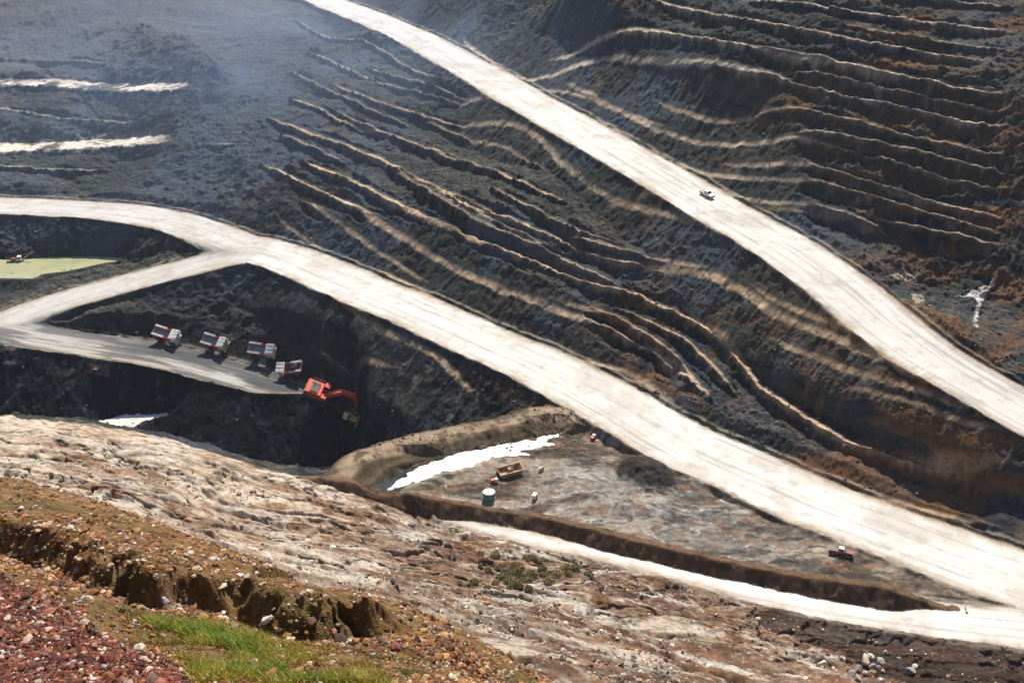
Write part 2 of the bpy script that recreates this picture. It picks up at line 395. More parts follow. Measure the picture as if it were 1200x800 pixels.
# ---- earth bunds
bund_id = np.zeros(len(Z), np.int8); bund_d = np.full(len(Z), 99.0)
BUNDS = [(3.0, .8, 1.1, [(318, 553), (345, 560), (450, 584), (600, 613), (750, 645), (900, 678), (1000, 696), (1060, 705), (1120, 713)]),
         (4.0, 3.2, 1.2, [(385, 571), (420, 558), (470, 541), (520, 525), (580, 511), (640, 499), (703, 491)])]
for bi, (h, wt, S, px) in enumerate(BUNDS, 1):
    pts = resample([hit_fn(u, v, grid_z, 120.0) for u, v in px], step=3.0)
    zz = grid_z(pts[:, 0], pts[:, 1]); zp = np.pad(zz, 5, mode='edge'); pts[:, 2] = np.convolve(zp, np.ones(11) / 11, 'valid')
    idx, d, sd, ext, arc = line_dist(pts, 12)
    L = arc.max()
    tp = sst(arc, 0, 16) * sst(L - arc, 0, 16)
    hh = h * (0.8 + 0.4 * fbm(arc / 11, arc * 0, 90 + bi, 3)) * tp
    nd = d + (fbm(X[idx] / 2.5, Y[idx] / 2.5, 95, 3) - .5) * 1.2
    top = ext[:, 0] + hh - np.maximum(0, nd - wt) * S
    up = top > Z[idx] + 0.05
    ii = idx[up]
    Z[ii] = top[up]
    bund_id[ii] = bi; bund_d[ii] = d[up]
    road_id[ii] = 0

# ---- the foreground: a gravel bank with an undercut near face, and a gully before it
pts = resample([hit_fn(u, v, base_z, 14.0) for u, v in [(-160, 610), (-60, 640), (0, 655), (60, 682), (110, 703), (200, 716), (300, 737), (380, 748), (450, 757), (505, 757), (540, 752)]], step=0.6)
idx, d, sd, ext, arc = line_dist(pts, 30)
L = arc.max(); tp = sst(L - arc, 0, 4)
q = d * sd + (fbm(arc / 1.5, arc * 0, 101, 3) - .5) * 1.6 - 1.2   # positive = far side
near_n = (fbm(X[idx] / 1.1, Y[idx] / 1.1, 103, 4) - .5)
rise = 1.4 * sst(q + near_n * 1.7, 0.35, 2.0) * np.exp(-np.maximum(0, q - 1.5) / 9)
gully = -0.7 * np.exp(-((q - .1) / 0.75) ** 2)
BANK = pts
Z[idx] += (rise + gully) * tp * sst(30 - d, 0, 10)
fg = 1 - sst(R_, 55, 85)
Z += fg * ((fbm(X / 3, Y / 3, 111, 4) - .5) * 0.7 + (fbm(X / .5, Y / .5, 113, 4, .6) - .5) * 0.26 + (fbm(X / .16, Y / .16, 115, 3, .6) - .5) * .09)
# erosion of the pale slope
hit = lambda u, v, y0=10.0: hit_fn(u, v, grid_z, y0)
def poly(px, y0=10.0, fn=None):
    return np.array([hit(u, v, y0)[:2] for u, v in px])
mid = sst(R_, 60, 90) * (1 - sst(R_, 215, 235)) * (road_edge > 1) * (bund_id == 0)
wv = (fbm(X / 18, Y / 18, 121, 3) - .5) * 14
er = fbm((X + wv) / 16, (Y * 1.0 + wv) / 3.2, 123, 5, .55)
er2 = np.abs(fbm((X + wv) / 9, (Y + wv) / 6, 127, 4) - .5) * 2
tri = inside(poly([(440, 585), (520, 535), (600, 512), (700, 480), (800, 528), (900, 578), (1000, 625), (1100, 665), (1175, 706), (1000, 690), (800, 650), (600, 610)], 120.0), 0)
mid[tri] *= .22
Z += mid * ((er - .5) * 3.3 - 1.0 * (1 - sst(er2, 0, .11)) + (fbm(X / 1.3, Y / 1.3, 129, 4, .6) - .5) * .8) * sst(road_edge, 0, 5)
pool('pond', [(-160, 327), (-60, 327), (0, 326), (38, 326), (50, 321), (75, 318), (100, 313), (125, 308), (152, 303), (120, 301), (60, 301), (30, 303), (0, 304), (-60, 304), (-160, 303)], 24.2, 'green', rad=16)
for px in ([(82, 506), (100, 497), (115, 493), (140, 487), (165, 484), (186, 485), (198, 483), (196, 488), (180, 490), (166, 495), (150, 502), (125, 502), (108, 498), (95, 503)],
           [(452, 574), (480, 554), (520, 536), (560, 526), (600, 519), (640, 511), (662, 506), (640, 517), (650, 521), (610, 529), (622, 533), (575, 538), (545, 549), (510, 556), (485, 566)]):
    u, v = np.mean(px, 0)
    zq = hit_fn(u, v, grid_z, 100.0)[2]
    pool('slurry', px, zq, 'white')
# flutes on every cut face, road batters included
gr = np.gradient(Z.reshape(NR, NA), axis=0) / np.gradient(RR)[:, None]
ga = np.gradient(Z.reshape(NR, NA), axis=1) / (np.gradient(AA)[None, :] * RR[:, None])
slope = np.hypot(gr, ga).ravel()
soft = 1 - .6 * sst(X + 150, 0, 20) * sst(-10 - X, 0, 20) * sst(Y, 255, 265) * sst(345 - Y, 0, 15)
fl = soft * sst(slope, .45, .9) * sst(road_edge, .8, 3.5) * wall
Z += fl * (rill2 * .5 + rill * .8 + (fbm(X / 2.2, Y / 2.2, 45, 4, .6) - .5) * 1.9) * (1 - .6 * tflat)
print('relief', time.time() - T0)

mx_, my_, _ = hit_fn(762, 552, grid_z, 120.0)
dd = np.hypot((X - mx_) / 9.0, (Y - my_) / 10.5) + (fbm(X / 3, Y / 3, 131, 3) - .5) * .5
mound = sst(1 - dd, 0, .8); Z += 3.2 * mound * sst(road_edge, 1, 3)
hit = lambda u, v, y0=10.0: hit_fn(u, v, grid_z, y0)

# ------------------------------------------------------------------ ground colours (what the ground is made of, the long bund's shade apart)
def poly(px, y0=10.0, fn=None):
    return np.array([hit(u, v, y0)[:2] for u, v in px])
COL = np.zeros((len(Z), 3), np.float32)
def mix(idx, c, f):
    global COL
    f = np.asarray(f, np.float32)
    if f.ndim == 0: f = np.full(len(Z) if idx is None else len(idx), f, np.float32)
    c = np.asarray(c, np.float32)
    if idx is None: COL += (c - COL) * f[:, None]
    else: COL[idx] += (c - COL[idx]) * f[:, None]

n1 = fbm(X / 40, Y / 40, 401, 4); n2 = fbm(X / 9, Y / 9, 403, 4); n3 = fbm(X / 2.2, Y / 2.2, 405, 4, .6)
strat = fbm(S_ / 60 + n1 * 2, Z / 2.4 + n2 * 2.0, 407, 4, .6)
COL[:] = (.066, .076, .068)
brown = np.clip(sst(X / 260 + (340 - Y) / 420 + (n1 - .5) * 1.3, .0, .9), 0, 1)
mix(None, (.145, .086, .044), brown * .7 * sst(n2, .3, .6))
mix(None, (.030, .036, .048), sst(n1 * .6 + strat * .6, .62, .75) * .85)
mix(None, (.020, .021, .024), sst(strat, .58, .72) * .75)
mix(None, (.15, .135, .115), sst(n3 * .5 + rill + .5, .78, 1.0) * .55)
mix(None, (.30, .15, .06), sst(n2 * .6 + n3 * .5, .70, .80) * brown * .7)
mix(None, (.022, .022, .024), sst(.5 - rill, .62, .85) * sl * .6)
COL *= .64
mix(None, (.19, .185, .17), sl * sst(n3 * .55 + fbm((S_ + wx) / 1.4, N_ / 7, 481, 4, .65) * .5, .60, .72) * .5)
mix(None, (.075, .095, .125), sst(fbm(X / 26, Y / 26, 483, 4), .52, .66) * (1 - .7 * brown) * .6)
mix(None, (.22, .105, .04), sst(fbm((S_ + wx) / 30, Z / 3 + n2 * 2, 485, 4, .6), .56, .68) * brown * .6)
# flatter ground catches pale dust
flat = 1 - sst(slope, .12, .45)
mix(None, (.17, .145, .115), flat * wall * .35 * sst(n3, .35, .6))
tanc = np.array([.68, .46, .26]); whc = np.array([.66, .58, .49])
whc = whc * np.where(tread_hue > .8, 1.3, 1.0)[:, None]
tc = tanc[None] * (1 - tread_hue[:, None]) + whc * tread_hue[:, None]
tf = np.minimum(1, tread * 1.25) * (.45 + .55 * sst(n3 * .6 + n2 * .5, .36, .58)) * (1 - .5 * sst(slope, .9, 1.5))
tf = np.where(tread_hue > .8, tf * (.1 + .9 * sst(n2 * .6 + n3 * .4, .36, .54)), tf)
COL += (tc.astype(np.float32) - COL) * tf.astype(np.float32)[:, None]
# left far plateau: smooth grey
m = np.nonzero((X < -60) & (Y > 480))[0]
mix(m, (.11, .105, .11), sst(Y[m], 480, 530) * sst(-X[m], 90, 150) * .8)
print('colour a', time.time() - T0)
# pale near slope
pg = poly([(-260, 490), (0, 488), (80, 495), (150, 504), (250, 529), (340, 556), (450, 590), (600, 621), (750, 652), (900, 690), (1000, 712), (1120, 735), (1330, 750), (1500, 900), (600, 1100), (-300, 1100)], 8.0)
m = inside(pg, 1.5, 8, 1)
m = m[(R_[m] > 45)]
x, y = X[m], Y[m]
s1 = er[m]; s2 = fbm((x + wv[m]) / 30, (y + wv[m]) / 2.0, 411, 5, .6); s3 = fbm(x / 7, y / 7, 413, 5, .6); s4 = fbm(x / 1.2, y / 1.2, 415, 4, .65)
big = fbm(x / 35, y / 35, 417, 3)
leftness = sst(-x, -10, 60)
mix(m, (.29, .215, .145), .95)
mix(m, (.62, .49, .36), leftness * .85)
rightness = sst(x, 0, 70)
mix(m, (.24, .125, .07), rightness * .75 * sst(big * .5 + s3 * .5, .40, .55))
mix(m, (.20, .105, .07), sst(s2, .48, .60) * (.9 - .45 * leftness))
mix(m, (.085, .05, .032), sst(s1 * .5 + s3 * .5, .54, .64) * (.8 - .35 * leftness))
mix(m, (.27, .13, .055), sst(s3, .55, .68) * .65)
b2 = fbm((x + wv[m]) / 13, (y + wv[m]) / 7, 419, 4, .6)
mix(m, (.15, .085, .06), sst(b2, .54, .64) * .6 * (1 - .6 * leftness))
mix(m, (.62, .55, .46), sst(1 - b2, .56, .66) * .65)
mix(m, (.60, .56, .50), sst(s2 * .5 + s3 * .5, .36, .26) * .0 + sst(.5 - s2 * .5 - s3 * .5 + .5, .55, .66) * (.85 - .5 * leftness))
mix(m, (.13, .095, .065), (1 - sst(er2[m], 0.02, .11)) * .7)
mix(m, (.07, .05, .04), sst(s4, .58, .74) * .6)
mix(m, (.5, .45, .38), sst(s4, .66, .8) * .0 + sst(1 - s4, .60, .74) * .5)
# dark eroded bank below the lower road, right
m = inside(poly([(880, 722), (920, 712), (990, 724), (1060, 736), (1120, 746), (1330, 763), (1400, 900), (1090, 815), (1010, 775), (930, 745)], 60.0), 5.5, 9, 2)
mix(m, (.035, .024, .019), .9); mix(m, (.10, .055, .04), sst(fbm(X[m] / 12, Y[m] / 2, 421, 4), .5, .7) * .7)
# flat triangle between the bunds: grey-brown mud
m = inside(poly([(440, 585), (520, 535), (600, 512), (700, 480), (800, 528), (900, 578), (1000, 625), (1100, 665), (1175, 706), (1000, 690), (800, 650), (600, 610)], 120.0), 2.0, 8, 3)
m = m[(road_id[m] == 0)]
x, y = X[m], Y[m]
t1 = fbm(x / 14, y / 5, 431, 5, .6); t2 = fbm(x / 3, y / 1.5, 433, 4, .6)
mix(m, (.32, .275, .21), .95)
mix(m, (.17, .17, .172), sst(x, -5, 25) * sst(85 - x, 0, 40) * .75 * sst(n2[m], .3, .55))
br = 1 - np.abs(fbm(x / 7 + n2[m] * 1.5, y / 5, 436, 4, .6) - .5) * 2
mix(m, (.55, .53, .50), sst(br, .93, .985) * .75 * sst(x, -15, 10) * sst(75 - x, 0, 30))
mix(m, (.07, .065, .06), sst(fbm(x / 9, y / 7, 437, 3), .56, .68) * .75)
mix(m, (.085, .062, .045), sst(t1, .5, .63) * .85)
mix(m, (.40, .35, .28), sst(1 - t1, .56, .68) * .75)
mix(m, (.30, .17, .11), sst(t2, .60, .7) * .6)
mix(m, (.05, .045, .04), sst(1 - t2, .6, .72) * .7)
sx_, sy_, _ = hit_fn(735, 575, grid_z, 120.0)
an = np.arctan2(y - sy_, x - sx_); rd_ = np.hypot(x - sx_, y - sy_)
mix(m, (.52, .50, .46), sst(fbm(an * 7 + n2[m] * 3, rd_ / 9, 435, 4, .6), .52, .66) * (1 - sst(rd_, 9, 22)) * .4 * sst(rd_, 1, 7) * sst(n2[m], .35, .6))
# dark peat-like patch on it
m = np.nonzero(mound > .02)[0]; m = m[road_id[m] == 0]
mix(m, (.035, .03, .025), sst(mound[m], .02, .25) * .92)
# coal
for k, (pgx, f, c) in enumerate([
    ([(-260, 412), (0, 405), (60, 408), (130, 422), (200, 434), (270, 452), (345, 468), (375, 474), (420, 478), (452, 505), (456, 530), (430, 560), (330, 570), (150, 520), (80, 510), (-260, 500)], .97, (.010, .011, .014)),
    ([(60, 384), (170, 372), (240, 345), (310, 322), (330, 372), (400, 420), (470, 480), (500, 500), (440, 520), (420, 470), (345, 443), (270, 425), (200, 408), (120, 396)], .72, (.030, .033, .037))]):
    m = inside(poly(pgx, 240.0), 4, 9, 5 + k)
    m = m[(Y[m] > 236) & (road_id[m] == 0)]
    mix(m, c, f * sst(n3[m] * .4 + n2[m] * .6, .72, .52))
    mix(m, (.10, .10, .095), sst(n3[m] * .5 + fbm(X[m] / 8, Y[m] / 3, 441, 4) * .5, .58, .68) * .18 * (1 - k * .3))
# bunds: shade is painted into the long one, its crest kept lighter
m = np.nonzero(bund_id == 1)[0]; mix(m, (.075, .043, .026), .92); mix(m, (.20, .12, .07), (1 - sst(bund_d[m], .6, 1.8)) * .8 * sst(n3[m] + n2[m] * .4, .4, .7)); mix(m, (.16, .10, .06), sst(n3[m], .52, .66) * .5)
m = np.nonzero(bund_id == 2)[0]; mix(m, (.13, .095, .06), .9); mix(m, (.33, .25, .17), (1 - sst(bund_d[m], 2.0, 3.2)) * sst(n3[m] + n2[m] * .4, .45, .7))
# gravel bank, ochre; red-purple scree at the nearest corner
nz = 1 - sst(R_ + (n2 - .5) * 16, 46, 74)
m = np.nonzero(nz > 0)[0]
g1 = fbm(X[m] / .35, Y[m] / .35, 451, 4, .65); g2 = fbm(X[m] / 2.5, Y[m] / 2.5, 453, 4)
mix(m, (.27, .145, .055), nz[m])
mix(m, (.10, .05, .025), nz[m] * sst(g1, .5, .66) * .8)
mix(m, (.32, .23, .14), nz[m] * sst(1 - g1, .55, .7) * .6)
mix(m, (.16, .13, .05), nz[m] * sst(g2, .5, .65) * .5)
m = inside(poly([(-300, 650), (0, 668), (60, 700), (120, 740), (200, 775), (250, 815), (300, 900), (-300, 900)], 8.0), .5, 1.5, 8)
m = m[R_[m] < 40]
mix(m, (.13, .058, .042), .85); mix(m, (.30, .22, .19), sst(fbm(X[m] / .3, Y[m] / .3, 461, 4, .6), .55, .68) * .6)
m = inside(poly([(998, 233), (1018, 227), (1029, 240), (1019, 253), (1003, 250)], 200.0), 1.5, 3, 9)
mix(m, (.38, .22, .11), .8 * sst(n3[m], .35, .55))
for pgx in ([(1114, 347), (1140, 343), (1152, 336), (1164, 325), (1160, 343), (1152, 352), (1140, 349)], [(1144, 350), (1150, 352), (1146, 372), (1143, 385), (1139, 383), (1142, 368)]):
    m = inside(poly(pgx, 200.0), 1.0, 2.5, 10)
    mix(m, (.60, .58, .55), .9 * sst(n3[m], .3, .5))
for pgx in ([(1042, 316), (1060, 314), (1078, 322), (1074, 327), (1046, 324)], [(1068, 345), (1080, 343), (1084, 352), (1074, 356)]):
    m = inside(poly(pgx, 200.0), .8, 2.5, 12)
    mix(m, (.46, .42, .30), .8)
# roads
dust = (1 - sst(road_edge, 0, 4.5)) * (road_id == 0) * (bund_id == 0)
mix(None, (.36, .31, .245), dust * (1 - sst(slope, .35, .75)) * sst(n3 + n2 * .5, .45, .85) * .7)
m = np.nonzero(road_id > 0)[0]
rs = fbm(road_arc[m] / 40, road_side[m] / 1.1, 471, 4, .6); rt = fbm(road_arc[m] / 9, road_side[m] / .5, 473, 3, .6)
wh = np.array([0, .54, .48, .53, .45, .34, .56])[road_id[m]]
rc = wh[:, None] * np.array([1.0, .965, .915])[None]
COL[m] = rc
mix(m, (.36, .335, .30), sst(rs, .50, .68) * .42)
mix(m, (.36, .32, .27), sst(fbm(X[m] / 11, Y[m] / 11, 487, 5, .6), .50, .68) * .5)
mix(m, (.25, .23, .20), sst(fbm(X[m] / 3, Y[m] / 3, 489, 4, .6), .60, .74) * .3)
mix(m, (.26, .245, .225), sst(rs * .5 + rt * .5, .57, .68) * .45)
mix(m, (.33, .26, .19), sst(road_edge[m] + 2.5 * (n3[m] - .5), -3.2, -.2) * .75 * sst(n2[m], .25, .6))
mix(m, (.10, .085, .07), sst(road_edge[m] + 3.0 * (n3[m] - .5), -1.0, 1.2) * .8)
# tyre-dark band on the middle road toward the right
m2 = m[(road_id[m] == 3)]
mix(m2, (.25, .24, .23), .7 * np.exp(-((road_side[m2] - 1.5 - 2 * (n2[m2] - .5)) / 1.3) ** 2) * sst(X[m2], 70, 110) * sst(fbm(road_arc[m2] / 14, road_arc[m2] * 0, 475, 2), .35, .6))
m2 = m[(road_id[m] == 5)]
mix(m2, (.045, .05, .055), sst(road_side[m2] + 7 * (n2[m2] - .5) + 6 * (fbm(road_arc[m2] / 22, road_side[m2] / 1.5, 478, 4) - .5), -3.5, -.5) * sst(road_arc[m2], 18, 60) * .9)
mix(m2, (.16, .15, .14), sst(fbm(road_arc[m2] / 16, road_side[m2] / .8, 479, 4, .6), .52, .66) * .6)
mix(m2, (.06, .064, .068), sst(fbm(road_arc[m2] / 25, road_side[m2] / 2.2, 477, 4), .45, .6) * .75)
print('colour', time.time() - T0)

# ------------------------------------------------------------------ materials
def new_mat(name):
    m = bpy.data.materials.new(name); m.use_nodes = True
    nt = m.node_tree
    return m, nt, nt.nodes['Principled BSDF']
def simple_mat(name, col, rough=.6, metal=0.0, dirt=None, scale=3.0, amt=.5, bump=0.0):
    m, nt, b = new_mat(name)
    b.inputs['Roughness'].default_value = rough; b.inputs['Metallic'].default_value = metal
    tc = nt.nodes.new('ShaderNodeTexCoord'); no = nt.nodes.new('ShaderNodeTexNoise')
    no.inputs['Scale'].default_value = scale; no.inputs['Detail'].default_value = 6; no.inputs['Roughness'].default_value = .65
    nt.links.new(tc.outputs['Object'], no.inputs['Vector'])
    r = nt.nodes.new('ShaderNodeValToRGB'); r.color_ramp.elements[0].position = .4; r.color_ramp.elements[1].position = .4 + .3
    d = dirt or tuple(c * .55 for c in col)
    r.color_ramp.elements[0].color = (*col, 1)
    r.color_ramp.elements[1].color = (*[c + (e - c) * amt for c, e in zip(col, d)], 1)
    nt.links.new(no.outputs['Fac'], r.inputs['Fac']); nt.links.new(r.outputs['Color'], b.inputs['Base Color'])
    if bump:
        bp = nt.nodes.new('ShaderNodeBump'); bp.inputs['Strength'].default_value = bump; bp.inputs['Distance'].default_value = .05
        nt.links.new(no.outputs['Fac'], bp.inputs['Height']); nt.links.new(bp.outputs['Normal'], b.inputs['Normal'])
    return m
def ground_mat(name, rough, s1, s2, lo, hi, bump, dist):
    m, nt, b = new_mat(name)
    b.inputs['Roughness'].default_value = rough; b.inputs['Specular IOR Level'].default_value = .08
    at_ = nt.nodes.new('ShaderNodeVertexColor'); at_.layer_name = 'Col'
    tc = nt.nodes.new('ShaderNodeTexCoord')
    a = nt.nodes.new('ShaderNodeTexNoise'); a.inputs['Scale'].default_value = s1; a.inputs['Detail'].default_value = 8; a.inputs['Roughness'].default_value = .7
    c = nt.nodes.new('ShaderNodeTexNoise'); c.inputs['Scale'].default_value = s2; c.inputs['Detail'].default_value = 5; c.inputs['Roughness'].default_value = .7
    for k in (a, c): nt.links.new(tc.outputs['Object'], k.inputs['Vector'])
    mr = nt.nodes.new('ShaderNodeMapRange'); mr.inputs['From Min'].default_value = .3; mr.inputs['From Max'].default_value = .7
    mr.inputs['To Min'].default_value = lo; mr.inputs['To Max'].default_value = hi
    nt.links.new(a.outputs['Fac'], mr.inputs['Value'])
    mx = nt.nodes.new('ShaderNodeVectorMath'); mx.operation = 'SCALE'
    nt.links.new(at_.outputs['Color'], mx.inputs[0]); nt.links.new(mr.outputs['Result'], mx.inputs['Scale'])
    nt.links.new(mx.outputs['Vector'], b.inputs['Base Color'])
    ad = nt.nodes.new('ShaderNodeMath'); ad.operation = 'ADD'
    nt.links.new(a.outputs['Fac'], ad.inputs[0]); nt.links.new(c.outputs['Fac'], ad.inputs[1])
    bp = nt.nodes.new('ShaderNodeBump'); bp.inputs['Strength'].default_value = bump; bp.inputs['Distance'].default_value = dist
    nt.links.new(ad.outputs['Value'], bp.inputs['Height']); nt.links.new(bp.outputs['Normal'], b.inputs['Normal'])
    return m
M_ground = ground_mat('pit_ground', .95, .55, 11, .55, 1.45, .8, .6)
M_road = ground_mat('haul_road_dust', .9, .25, 2.5, .88, 1.06, .25, .15)

# ------------------------------------------------------------------ terrain meshes cut out of the one grid
ids = np.arange(NR * NA).reshape(NR, NA)
quads = np.stack([ids[:-1, :-1], ids[:-1, 1:], ids[1:, 1:], ids[1:, :-1]], -1).reshape(-1, 4)[:, ::-1]
qroad = np.sort(road_id[quads], 1)[:, 2]
qbund = np.sort(bund_id[quads], 1)[:, 2]
V3 = np.stack([X, Y, Z], 1).astype(np.float32)
def cut(name, sel, mat):
    q = quads[sel]
    used, inv = np.unique(q.ravel(), return_inverse=True)
    me = bpy.data.meshes.new(name)
    me.vertices.add(len(used)); me.vertices.foreach_set('co', V3[used].ravel())
    me.loops.add(len(q) * 4); me.loops.foreach_set('vertex_index', inv.astype(np.int32))
    me.polygons.add(len(q)); me.polygons.foreach_set('loop_start', np.arange(0, len(q) * 4, 4, dtype=np.int32))
    me.polygons.foreach_set('use_smooth', np.ones(len(q), bool))
    ca = me.color_attributes.new('Col', 'FLOAT_COLOR', 'POINT')
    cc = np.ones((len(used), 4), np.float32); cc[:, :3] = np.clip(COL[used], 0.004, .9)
    ca.data.foreach_set('color', cc.ravel())
    me.update(calc_edges=True)
    me.materials.append(mat)
    o = bpy.data.objects.new(name, me); C.objects.link(o)
    return o
o = cut('terrain', (qroad == 0) & (qbund == 0), M_ground); o['kind'] = 'structure'
for ri in range(1, 7):
    if ((qroad == ri) & (qbund == 0)).any():
        o = cut('haul_road', (qroad == ri) & (qbund == 0), M_road); o['kind'] = 'structure'
o = cut('earth_bund', qbund == 1, M_ground); o['label'] = 'long thin shade-darkened brown earth bund along the far edge of the narrow lower road'; o['category'] = 'bund'
o = cut('earth_bund', qbund == 2, M_ground); o['label'] = 'short broad flat-topped tan earth bund beside the white runoff strip'; o['category'] = 'bund'
print('meshes', time.time() - T0)
# ------------------------------------------------------------------ things
from mathutils import Matrix, Vector as Vec
def M(name, col, rough=.6, metal=0.0, dirt=(.15, .125, .10), scale=1.1, amt=.6, bump=0.0):
    return simple_mat(name, col, rough, metal, dirt, scale, amt, bump)
MT = {
    'red': M('red_paint', (.74, .045, .03), amt=.25), 'white': M('white_paint', (.78, .76, .72)), 'cream': M('cream_paint', (.66, .60, .36)),
    'rubber': M('tyre_rubber', (.022, .022, .024), .9), 'dark': M('dark_steel', (.05, .05, .055), .6), 'steel': M('worn_steel', (.36, .34, .32), .45, .6),
    'glass': M('dark_glass', (.02, .03, .04), .12, 0, (.05, .06, .07)), 'yellow': M('yellow_paint', (.80, .50, .06), amt=.3), 'digger': M('orange_red_paint', (.85, .085, .02), amt=.3), 'orange': M('orange_paint', (.62, .10, .02)),
    'teal': M('teal_paint', (.03, .22, .19)), 'rust': M('rusty_orange_steel', (.36, .24, .14), .8, 0, (.2, .12, .08), 2.0, .8), 'shade_blue': M('tray_floor_shade', (.16, .25, .34), .5),  # the tray floor's blue is sky-lit shade put into the colour
    'coal': M('coal', (.018, .018, .02), .8, 0, (.06, .06, .06), 4.0, .6, .6), 'tan': M('tan_clay', (.46, .36, .25), .9, 0, (.3, .2, .12), 1.2, .8, .3),
    'maroon': M('maroon_paint', (.20, .035, .028)), 'black': M('black_plastic', (.03, .03, .03), .5), 'bluegrey': M('blue_grey_paint', (.25, .30, .36)),
}
class MB:
    def __init__(s): s.bm = bmesh.new()
    def box(s, x0, x1, y0, y1, z0, z1, bev=.04, rot=None, at=(0, 0, 0)):
        g = bmesh.ops.create_cube(s.bm, size=1)['verts']
        Mx = Matrix.Translation(Vec(((x0 + x1) / 2, (y0 + y1) / 2, (z0 + z1) / 2))) @ Matrix.Diagonal((x1 - x0, y1 - y0, z1 - z0, 1))
        if rot is not None: Mx = Matrix.Translation(Vec(at)) @ rot @ Mx
        bmesh.ops.transform(s.bm, matrix=Mx, verts=g)
        if bev:
            es = list({e for v in g for e in v.link_edges})
            bmesh.ops.bevel(s.bm, geom=es, offset=bev, segments=1, affect='EDGES')
        return s
    def prism(s, prof, y0, y1):       # profile in x,z pushed along y
        a = [s.bm.verts.new((x, y0, z)) for x, z in prof]; b = [s.bm.verts.new((x, y1, z)) for x, z in prof]
        s.bm.faces.new(a[::-1]); s.bm.faces.new(b); n = len(prof)
        for i in range(n): s.bm.faces.new((a[i], a[(i + 1) % n], b[(i + 1) % n], b[i]))
        bmesh.ops.recalc_face_normals(s.bm, faces=s.bm.faces[:])
        return s
    def cyl(s, c, r, h, axis='y', n=20, r2=None):
        g = bmesh.ops.create_cone(s.bm, cap_ends=True, segments=n, radius1=r, radius2=r if r2 is None else r2, depth=h)['verts']
        R = {'y': Matrix.Rotation(math.pi / 2, 4, 'X'), 'x': Matrix.Rotation(math.pi / 2, 4, 'Y'), 'z': Matrix.Identity(4)}[axis]
        bmesh.ops.transform(s.bm, matrix=Matrix.Translation(Vec(c)) @ R, verts=g)
        return s
    def bar(s, a, b, w, h=None, n=None):
        a, b = Vec(a), Vec(b); h = h or w
        d = b - a
        g = bmesh.ops.create_cube(s.bm, size=1)['verts'] if not n else bmesh.ops.create_cone(s.bm, cap_ends=True, segments=n, radius1=.5, radius2=.5, depth=1)['verts']
        Mx = Matrix.Translation((a + b) / 2) @ d.to_track_quat('Z', 'Y').to_matrix().to_4x4() @ Matrix.Diagonal((w, h, d.length, 1))
        bmesh.ops.transform(s.bm, matrix=Mx, verts=g)
        return s
    def build(s, name, mat, parent=None):
        me = bpy.data.meshes.new(name); s.bm.to_mesh(me); s.bm.free()
        me.materials.append(MT[mat] if isinstance(mat, str) else mat)
        o = bpy.data.objects.new(name, me); C.objects.link(o)
        if parent: o.parent = parent
        return o
def empty(name, label, cat, loc=(0, 0, 0), rz=0.0, group=None):
    o = bpy.data.objects.new(name, None); C.objects.link(o)
    o.location = loc; o.rotation_euler = (0, 0, rz)
    tag(o, label, cat, group); return o
def tag(o, label, cat, group=None):
    o['label'] = label; o['category'] = cat
    if group: o['group'] = group
    return o
def copy_tree(o, parent=None):
    c = o.copy(); C.objects.link(c); c.parent = parent
    for ch in [k for k in bpy.data.objects if k.parent == o]: copy_tree(ch, c)
    return c
def seat_on(o, u, v, head, size=(4, 2), y0=60.0, dz=0.0, tilt=True):
    """stand a thing on the ground under a sight line, tilted to the ground"""
    x, y, _ = hit(u, v, y0)
    c, s_ = math.cos(head), math.sin(head)
    L, W = size
    zf, zb = grid_z(x + c * L / 2, y + s_ * L / 2), grid_z(x - c * L / 2, y - s_ * L / 2)
    zl, zr = grid_z(x - s_ * W / 2, y + c * W / 2), grid_z(x + s_ * W / 2, y - c * W / 2)
    z = float((zf + zb + zl + zr) / 4)
    if tilt:
        fx = Vec((c * L, s_ * L, float(zf - zb))).normalized(); ly = Vec((-s_ * W, c * W, float(zl - zr))).normalized()
        up = fx.cross(ly).normalized(); ly = up.cross(fx)
        R = Matrix((fx, ly, up)).transposed()
        o.rotation_euler = R.to_euler()
    else: o.rotation_euler = (0, 0, head)
    o.location = (x, y, z + dz)
    return o

